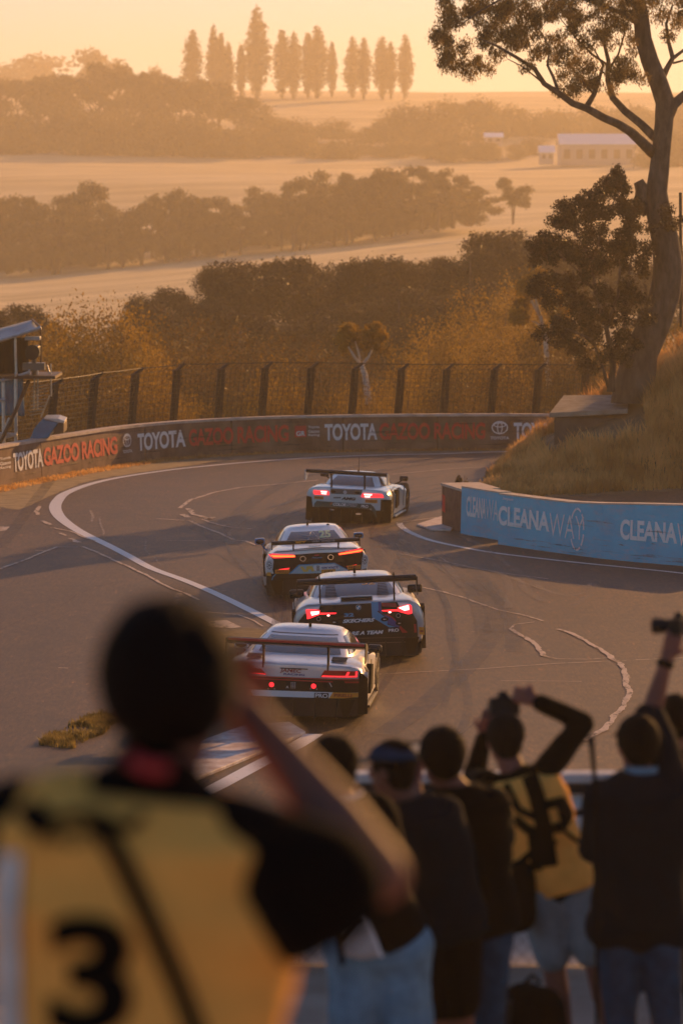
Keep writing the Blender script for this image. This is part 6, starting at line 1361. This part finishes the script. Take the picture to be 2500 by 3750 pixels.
mb = MB(); a_, b_, c_ = D(1195,1960,18.0), D(1200,2080,17.85), D(1192,2150,17.85); tcap(mb, D(1195,2010,17.9), D(1190,2100,17.86), .075, .09); fused('hip_pouch', mb, M['f_black'], .012, 2, f.root, .006, 8, f.base)

# --- navy jacket spectator with raised arm
J = JD(17.2, head=(1462,1712,.02), neck=(1470,1785), pel=(1465,2110), shl=(1378,1835,.03), shr=(1552,1815,-.02), ell=(1362,1950,.18), wrl=(1400,1930,.40), hdl=(1425,1900,.46), elr=(1490,1652,.22), wrr=(1531,1510,.24), hdr=(1545,1470,.25), hpl=(1420,2125), hpr=(1512,2125), knl=(1424,2330,.02), knr=(1528,2330,.0), anl=(1430,2545), anr=(1540,2545))
f = Fig('spectator in navy jacket and dark jeans holding one arm straight up with a camera', J, group=G, look=(-.3, 1, -.05), h=1.05)
mb = MB(); f.torso(mb, .030, wide=1.12, depth=1.1); f.arm(mb, 'l', .026, 'long', .95); f.arm(mb, 'r', .020, 'sleeve', 1.0); tcap(mb, J['pel']-Vector((.12,0,.03)), J['pel']+Vector((.12,0,-.03)), .13, .13); f.cloth('jacket', mb, M['f_navy'], .010, 5)
mb = MB(); [f.leg(mb, q, .018, 1.95) for q in 'lr']; tcap(mb, J['hpl'], J['hpr'], .12, .12); f.cloth('jeans', mb, M['f_jean'], .008); f.shoes(M['f_black']); f.hair(M['hair'], .016); f.cap_(M['f_black'], (-.3, 1, 0))
mb = MB(); n_ = J['neck']+Vector((0,0,.035)); mb.loft([[n_+Vector((math.cos(q)*.078, math.sin(q)*.072-.01, z)) for q in [6.283*j/20 for j in range(20)]] for z in (-.012, .022)], cap=False); f.put(mb, 'pale_collar', M['f_denim'])
mb = MB(); w0 = J['wrr']; t_ = (J['wrr']-J['elr']).normalized(); mb.tube([w0-t_*.045, w0-t_*.015], .040, 16); wt_ = f.put(mb, 'watch', M['f_black'])
camera_prop('camera', J['hdr']+Vector((.035,.05,.06)), (-.9, .5, -.05), 'camera held high in the raised hand at the right edge', .9, .10)

# --- spectator with number jersey at the right edge
J = JD(18.6, head=(1548,1655), neck=(1556,1728), pel=(1560,2000), shl=(1492,1765), shr=(1625,1765), ell=(1478,1880,.1), wrl=(1500,1960,.3), hdl=(1515,1975,.35), elr=(1640,1880,.1), wrr=(1620,1950,.3), hdr=(1610,1960,.35), hpl=(1525,2010), hpr=(1598,2010), knl=(1525,2190), knr=(1600,2190), anl=(1525,2378), anr=(1602,2378))
f = Fig('spectator in black jersey numbered 29 half cut off by the right edge', J, group=G, look=(-.2, 1, 0)); f.hair(M['hair'], .014)
mb = MB(); f.torso(mb, .018); [f.arm(mb, q, .016, 'sleeve', .6) for q in 'lr']; j_ = f.cloth('jersey', mb, M['f_black']); bv = on_mesh(j_, f.base); M['f_pale'] = fab('pale_jersey_print', (.30, .45, .52)); print_on(f, bv, 'number', '29', 1514, 1572, 1752, 1792, M['f_pale'], 40, j_, .008, bold=.04); strap(f, bv, 'collar_stripe', [(1510,1742),(1560,1738)], 10, M['f_pale'], 40, .008, j_)
mb = MB(); [f.leg(mb, q, .018, 1.9) for q in 'lr']; tcap(mb, J['hpl'], J['hpr'], .11, .11); f.cloth('trousers', mb, M['f_black']); f.shoes(M['f_black'])

# --- dark haired man holding up a phone
J = JD(16.3, head=(1013,1742), neck=(1050,1812), pel=(1092,2120), shl=(968,1865,.03), shr=(1132,1850,-.02), ell=(958,1905,.25), wrl=(952,1790,.38), hdl=(950,1752,.38), elr=(1148,1960,.2), wrr=(1110,1880,.45), hdr=(1095,1860,.5), hpl=(1056,2150), hpr=(1124,2150), knl=(1072,2350), knr=(1118,2350), anl=(1082,2560), anr=(1130,2560))
f = Fig('dark haired spectator in black T-shirt and blue jeans filming with a phone at arm height', J, group=G, look=(-.45, 1, -.02), h=1.04); f.hair(M['hair'], .018)
mb = MB(); f.torso(mb, .022, wide=1.05); [f.arm(mb, q, .022, 'sleeve', .62) for q in 'lr']; f.cloth('t_shirt', mb, M['f_black'], .009)
mb = MB(); [f.leg(mb, q, .014, 1.95) for q in 'lr']; tcap(mb, J['hpl'], J['hpr'], .11, .11); f.cloth('jeans', mb, M['f_jean']); f.shoes(M['f_black'])
ph = empty('phone', D(948,1722,16.62), 0, 'dark phone with glowing strip held up by the dark haired spectator', 'phone'); mb = MB(); mb.box((0,0,0), (.105,.012,.075)); o = mb.build('phone_case', M['cam_body'], ph, bevel=.004); mb = MB(); mb.box((.0,-.008,.008), (.075,.003,.035)); mb.build('screen', mat('phone_screen', (.10,.06,.04), .2, emit=(.5,.32,.24), estr=.35), ph)

# --- navy cap spectator
J = JD(16.0, head=(900,1768), neck=(942,1842), pel=(1012,2135), shl=(878,1890,.03), shr=(1020,1870,-.02), ell=(866,2010,.15), wrl=(878,1950,.42), hdl=(880,1920,.48), elr=(1042,1990,.2), wrr=(1000,1900,.45), hdr=(985,1880,.5), hpl=(985,2160), hpr=(1045,2160), knl=(1000,2355), knr=(1056,2350), anl=(1020,2560,.05), anr=(1085,2555))
f = Fig('spectator in navy blue cap with black T-shirt and black shorts leaning forward', J, group=G, sk='tan', look=(-.85, .55, -.05), h=1.04); f.hair(M['hair'], .006); f.cap_(M['f_cap'], (-.9, .45, 0))
mb = MB(); f.torso(mb, .026, wide=1.10, depth=1.1); [f.arm(mb, q, .024, 'sleeve', .62) for q in 'lr']; f.cloth('t_shirt', mb, M['f_navy'], .009)
mb = MB(); [f.leg(mb, q, .030, .70, False) for q in 'lr']; tcap(mb, J['hpl']+Vector((0,0,.04)), J['hpr']+Vector((0,0,.04)), .12, .12); f.cloth('shorts', mb, M['f_black']); f.shoes(M['f_black'])

# --- short haired spectator in pale denim shorts
J = JD(15.4, head=(760,1766), neck=(790,1842), pel=(868,2170), shl=(722,1880,.03), shr=(862,1872,-.02), ell=(700,1990,.2), wrl=(716,1900,.42), hdl=(720,1870,.46), elr=(888,1990,.15), wrr=(850,1940,.42), hdr=(830,1920,.48), hpl=(825,2205), hpr=(915,2200), knl=(810,2400,.0), knr=(940,2400), anl=(805,2600), anr=(960,2600))
f = Fig('short haired spectator in dark shirt and pale denim shorts behind the big blurred arm', J, group=G, look=(-.75, .65, -.1), h=1.08); f.hair(M['hair'], .010)
mb = MB(); f.torso(mb, .022, wide=1.05); [f.arm(mb, q, .022, 'sleeve', .62) for q in 'lr']; f.cloth('t_shirt', mb, M['f_black'], .009)
mb = MB(); [f.leg(mb, q, .038, .86, False) for q in 'lr']; tcap(mb, J['hpl']+Vector((0,0,.04)), J['hpr']+Vector((0,0,.04)), .145, .145); f.cloth('denim_shorts', mb, M['f_denim'], .010); f.shoes(M['f_black'])
mb = MB(); n_ = J['neck']+Vector((0,0,.03)); mb.loft([[n_+Vector((math.cos(q)*.080, math.sin(q)*.075-.01, z)) for q in [6.283*j/20 for j in range(20)]] for z in (-.010, .018)], cap=False); f.put(mb, 'white_collar', M['f_white'])
bgx = empty('tote_bag', D(835,2200,15.15), 0, 'pale grey cloth bag hanging at the hip of the denim shorts spectator', 'bag'); q0 = Vector(bgx.location); mb = MB()
pp_ = [D(785,2195,15.15), D(778,2150,15.15), D(800,2125,15.15), D(828,2090,15.15), D(852,2130,15.15), D(878,2198,15.15), D(830,2206,15.15)]; mb.loft([[v_-q0 for v_ in pp_], [v_-q0+Vector((0,.09,0)) for v_ in pp_]]); mb.build('bag_cloth', M['f_bag'], bgx, bevel=.02)
mb = MB(); mb.tube([D(822,2080,15.1)-q0, D(850,2130,15.1)-q0, D(876,2198,15.1)-q0], .008, 6); mb.build('piping', M['f_white'], bgx); mb = MB(); mb.tube([D(784,2168,15.1)-q0, D(826,2122,15.1)-q0, D(838,2120,15.1)-q0], .010, 6); mb.tube([D(778,2130,15.1)-q0, D(786,2215,15.1)-q0], .014, 6); mb.build('strap', M['f_black'], bgx)

# --- the big blurred photographer in the foreground
J = JD(5.6, head=(388,1606,.02), neck=(340,1790,.0), pel=(320,2760,.02), shl=(50,1930,.05), shr=(520,1975,-.02), ell=(60,2200,.45), wrl=(340,1750,.48), hdl=(378,1650,.42), elr=(868,2010,.02), wrr=(570,1640,.14), hdr=(510,1600,.24), hpl=(210,2850), hpr=(460,2850), knl=(200,3500), knr=(470,3500), anl=(200,4120), anr=(480,4120))
gz_ = float(terrain(np.array([-.5]), np.array([5.6]))[0])
for k_ in ('anl', 'anr'): J[k_].z = gz_+.09
for k_ in ('knl', 'knr'): J[k_].z = gz_+.55
J['gripr'] = Vector((-.3, 1, .2))
f = Fig('large blurred photographer in yellow vest and black sleeves close to the camera holding a camera to the face', J, group=None, look=(.10, 1, -.06), h=1.12, voxel=.009, sk='fair'); f.hair(M['hair'], .018, .012); f.root['label'] = 'large blurred photographer in yellow vest numbered 3 close to the lens, elbow raised'
mb = MB(); f.torso(mb, .010); f.arm(mb, 'l', .030, 'sleeve', .75)
tcap(mb, J['shr']+Vector((-.01,0,-.01)), D(740,2035,5.55), .118, .095); tcap(mb, J['shr']+Vector((-.05,0,-.02)), D(650,2060,5.56), .12, .105); tcap(mb, J['neck']+Vector((0,0,-.03)), J['neck']+Vector((.01,.0,.012)), .078, .070); f.cloth('black_shirt', mb, M['f_black'], .006)
mb = MB(); f.torso(mb, .034, t0=.0, t1=.95, wide=1.06); tcap(mb, D(140,1870,5.6), D(190,1850,5.6), .055, .05); v6 = f.cloth('yellow_vest', mb, M['f_yellow'], .022, 5)
mb = MB(); [f.leg(mb, q, .02, 1.9) for q in 'lr']; tcap(mb, J['hpl'], J['hpr'], .13, .13); f.cloth('trousers', mb, M['f_black']); f.shoes(M['f_black'])
bv = on_mesh(v6, f.base)
strap(f, bv, 'harness_strap', [(215,1870),(285,1990),(345,2120),(400,2240),(470,2420)], 48, M['f_black'], 20, .010, v6); strap(f, bv, 'shoulder_patch', [(80,1790),(60,1840),(80,1880),(120,1900)], 66, M['f_black'], 20, .010, v6)
strap(f, bv, 'harness_strap', [(110,1880),(200,1870),(290,1900),(330,1870)], 26, M['f_black'], 20, .011, v6)
print_on(f, bv, 'number', '3', 108, 305, 2100, 2385, M['f_black'], 20, v6, .006, bold=.05); print_on(f, bv, 'lettering', 'PHOTO', 85, 262, 1900, 1945, M['f_black'], 20, v6, .007, bold=.02)
strap(f, bv, 'sky_lit_vest_side', [(22,1960),(14,2100),(20,2350),(30,2500)], 46, M['f_white'], 20, .012, v6)  # pale strip laid on the vest to stand in for its sky-lit side
mb = MB(); mb.tube([D(300,1742,5.50), D(340,1765,5.49), D(385,1768,5.50)], .012, 8); f.put(mb, 'red_neck_strap', M['red_pt'])
camera_prop('camera', J['head']+Vector((.02,.19,-.01)), (.1, 1, -.08), 'camera held to the face of the big foreground photographer', 1.0, .2)

# --- thin aerial, backpack
ae = empty('monopod', D(1372,2360,16.9), 0, 'thin black monopod standing upright between the yellow vest and navy jacket', 'monopod'); q0 = Vector(ae.location); mb = MB(); mb.tube([D(1357,1698,16.9)-q0, D(1362,1760,16.9)-q0, D(1368,1830,16.9)-q0, Vector((0,0,-.5))], [.012,.011,.009,.008], 8); mb.build('shaft', M['black'], ae); mb = MB(); mb.tube([D(1356,1690,16.9)-q0, D(1357,1712,16.9)-q0], .016, 8); mb.build('head', M['cam_body'], ae)
bp_ = empty('backpack', D(1218,2500,17.5), 0, 'black backpack standing on the ground by the bare legs of the yellow vest photographer', 'bag'); q0 = Vector(bp_.location); mb = MB(); tcap(mb, D(1190,2330,17.5)-q0, D(1190,2450,17.5)-q0, .12, .12); tcap(mb, D(1245,2320,17.52)-q0, D(1250,2450,17.5)-q0, .11, .12); mb.ell(D(1205,2290,17.5)-q0, (.10,.09,.07)); fused('bag_body', mb, M['f_black'], .014, 3, bp_, .008, 6)
mb = MB(); mb.tube([D(1205,2258,17.4)-q0, D(1222,2240,17.4)-q0, D(1240,2258,17.4)-q0], .011, 6); mb.build('handle', M['f_black'], bp_); mb = MB(); mb.tube([D(1170,2300,17.3)-q0, D(1160,2400,17.3)-q0, D(1170,2480,17.3)-q0], .016, 6); mb.build('shoulder_strap', M['cam_body'], bp_)

# ================================================================ spectator fence in front of them
sf = empty('spectator_fence', (0, 20.4, 3.3), 0, 'white panelled mesh fence with steel rails that the spectators lean over', 'fence'); q0 = Vector(sf.location)
M['banner'] = mat('pale_fence_banner', (.72, .76, .78), .7, var=.06, scale=2, bump=.3, bscale=5); M['rail_pale'] = mat('pale_rail', (.55, .50, .45), .5, var=.15)
zt_ = at(2200, 2830, 20.4).z; zb_ = 3.38
zl_ = at(700, 3310, 20.4).z; xm_ = (1715-1250)*20.4/F-.0
for x0_, x1_, zt2, nm in ((xm_-.9, 6.5, zt_, 'upper'), (-7.5, xm_-.9, zl_, 'lower')):
    w2 = x1_-x0_; xc = (x0_+x1_)/2
    mb = MB(); mb.box(Vector((xc, 20.42, zt2-.025))-q0, (w2, .16, .05)); mb.build('top_rail', M['rail_pale'], sf, bevel=.01)
    mb = MB(); mb.box(Vector((xc, 20.46, (zt2+zb_)/2-.05))-q0, (w2-.01, .02, zt2-zb_-.12)); mb.build('banner', M['banner'], sf)
    mb = MB(); mb.box(Vector((xc, 20.42, zt2-.085))-q0, (w2, .10, .05)); mb.build('under_rail', M['dark_metal'], sf)
for k_ in range(8):
    px_ = -6+k_*1.9; mb = MB(); mb.tube([Vector((px_, 20.38, zb_-.2))-q0, Vector((px_, 20.38, (zt_ if px_ > xm_-.9 else zl_)-.06))-q0], .028, 8); mb.build('post', M['galv'], sf)
mb = MB()
for (xa, ya), (xb, yb) in (((1030,2190),(1258,2108)), ((600,2310),(790,2248)), ((1290,1874),(1380,1852)), ((1258,2108),(1420,2050))):
    mb.tube([D(xa, ya, 20.33)-q0, D(xb, yb, 20.33)-q0], .024, 6)
mb.build('sloping_rail', M['dark_metal'], sf); mb = MB()
for (xa, ya), (xb, yb) in (((1030,2176),(1258,2094)), ((600,2296),(790,2234)), ((1290,1862),(1380,1841)), ((560,2352),(760,2320))):
    mb.tube([D(xa, ya, 20.31)-q0, D(xb, yb, 20.31)-q0], .016, 6)
mb.build('pale_rail', M['rail_pale'], sf)
mb = MB(); zr0, zr1 = zb_+.02, zt_-.6
for k_ in range(130):
    x0 = -6.2+k_*.075
    for sg in (-1, 1):
        xa = x0 if sg > 0 else x0+.55; mb.tube([Vector((xa, 20.40, zr0))-q0, Vector((xa+sg*.55, 20.40, zr0+.55))-q0], .0028, 3, False)
mb.build('wire_mesh', M['galv'], sf)
# ================================================================ haze
hz = bpy.data.materials.new('haze_air'); hz.use_nodes = True; t = hz.node_tree; t.nodes.clear()
oo = t.nodes.new('ShaderNodeOutputMaterial'); pv = t.nodes.new('ShaderNodeVolumePrincipled')
pv.inputs['Color'].default_value = (1.0, .90, .70, 1); pv.inputs['Density'].default_value = .00047; pv.inputs['Anisotropy'].default_value = .42
t.links.new(pv.outputs[0], oo.inputs['Volume'])
mb = MB(); mb.box((0, 1425, 45), (3500, 3050, 160)); hb = mb.build('haze', hz); tag(hb, kind='stuff')
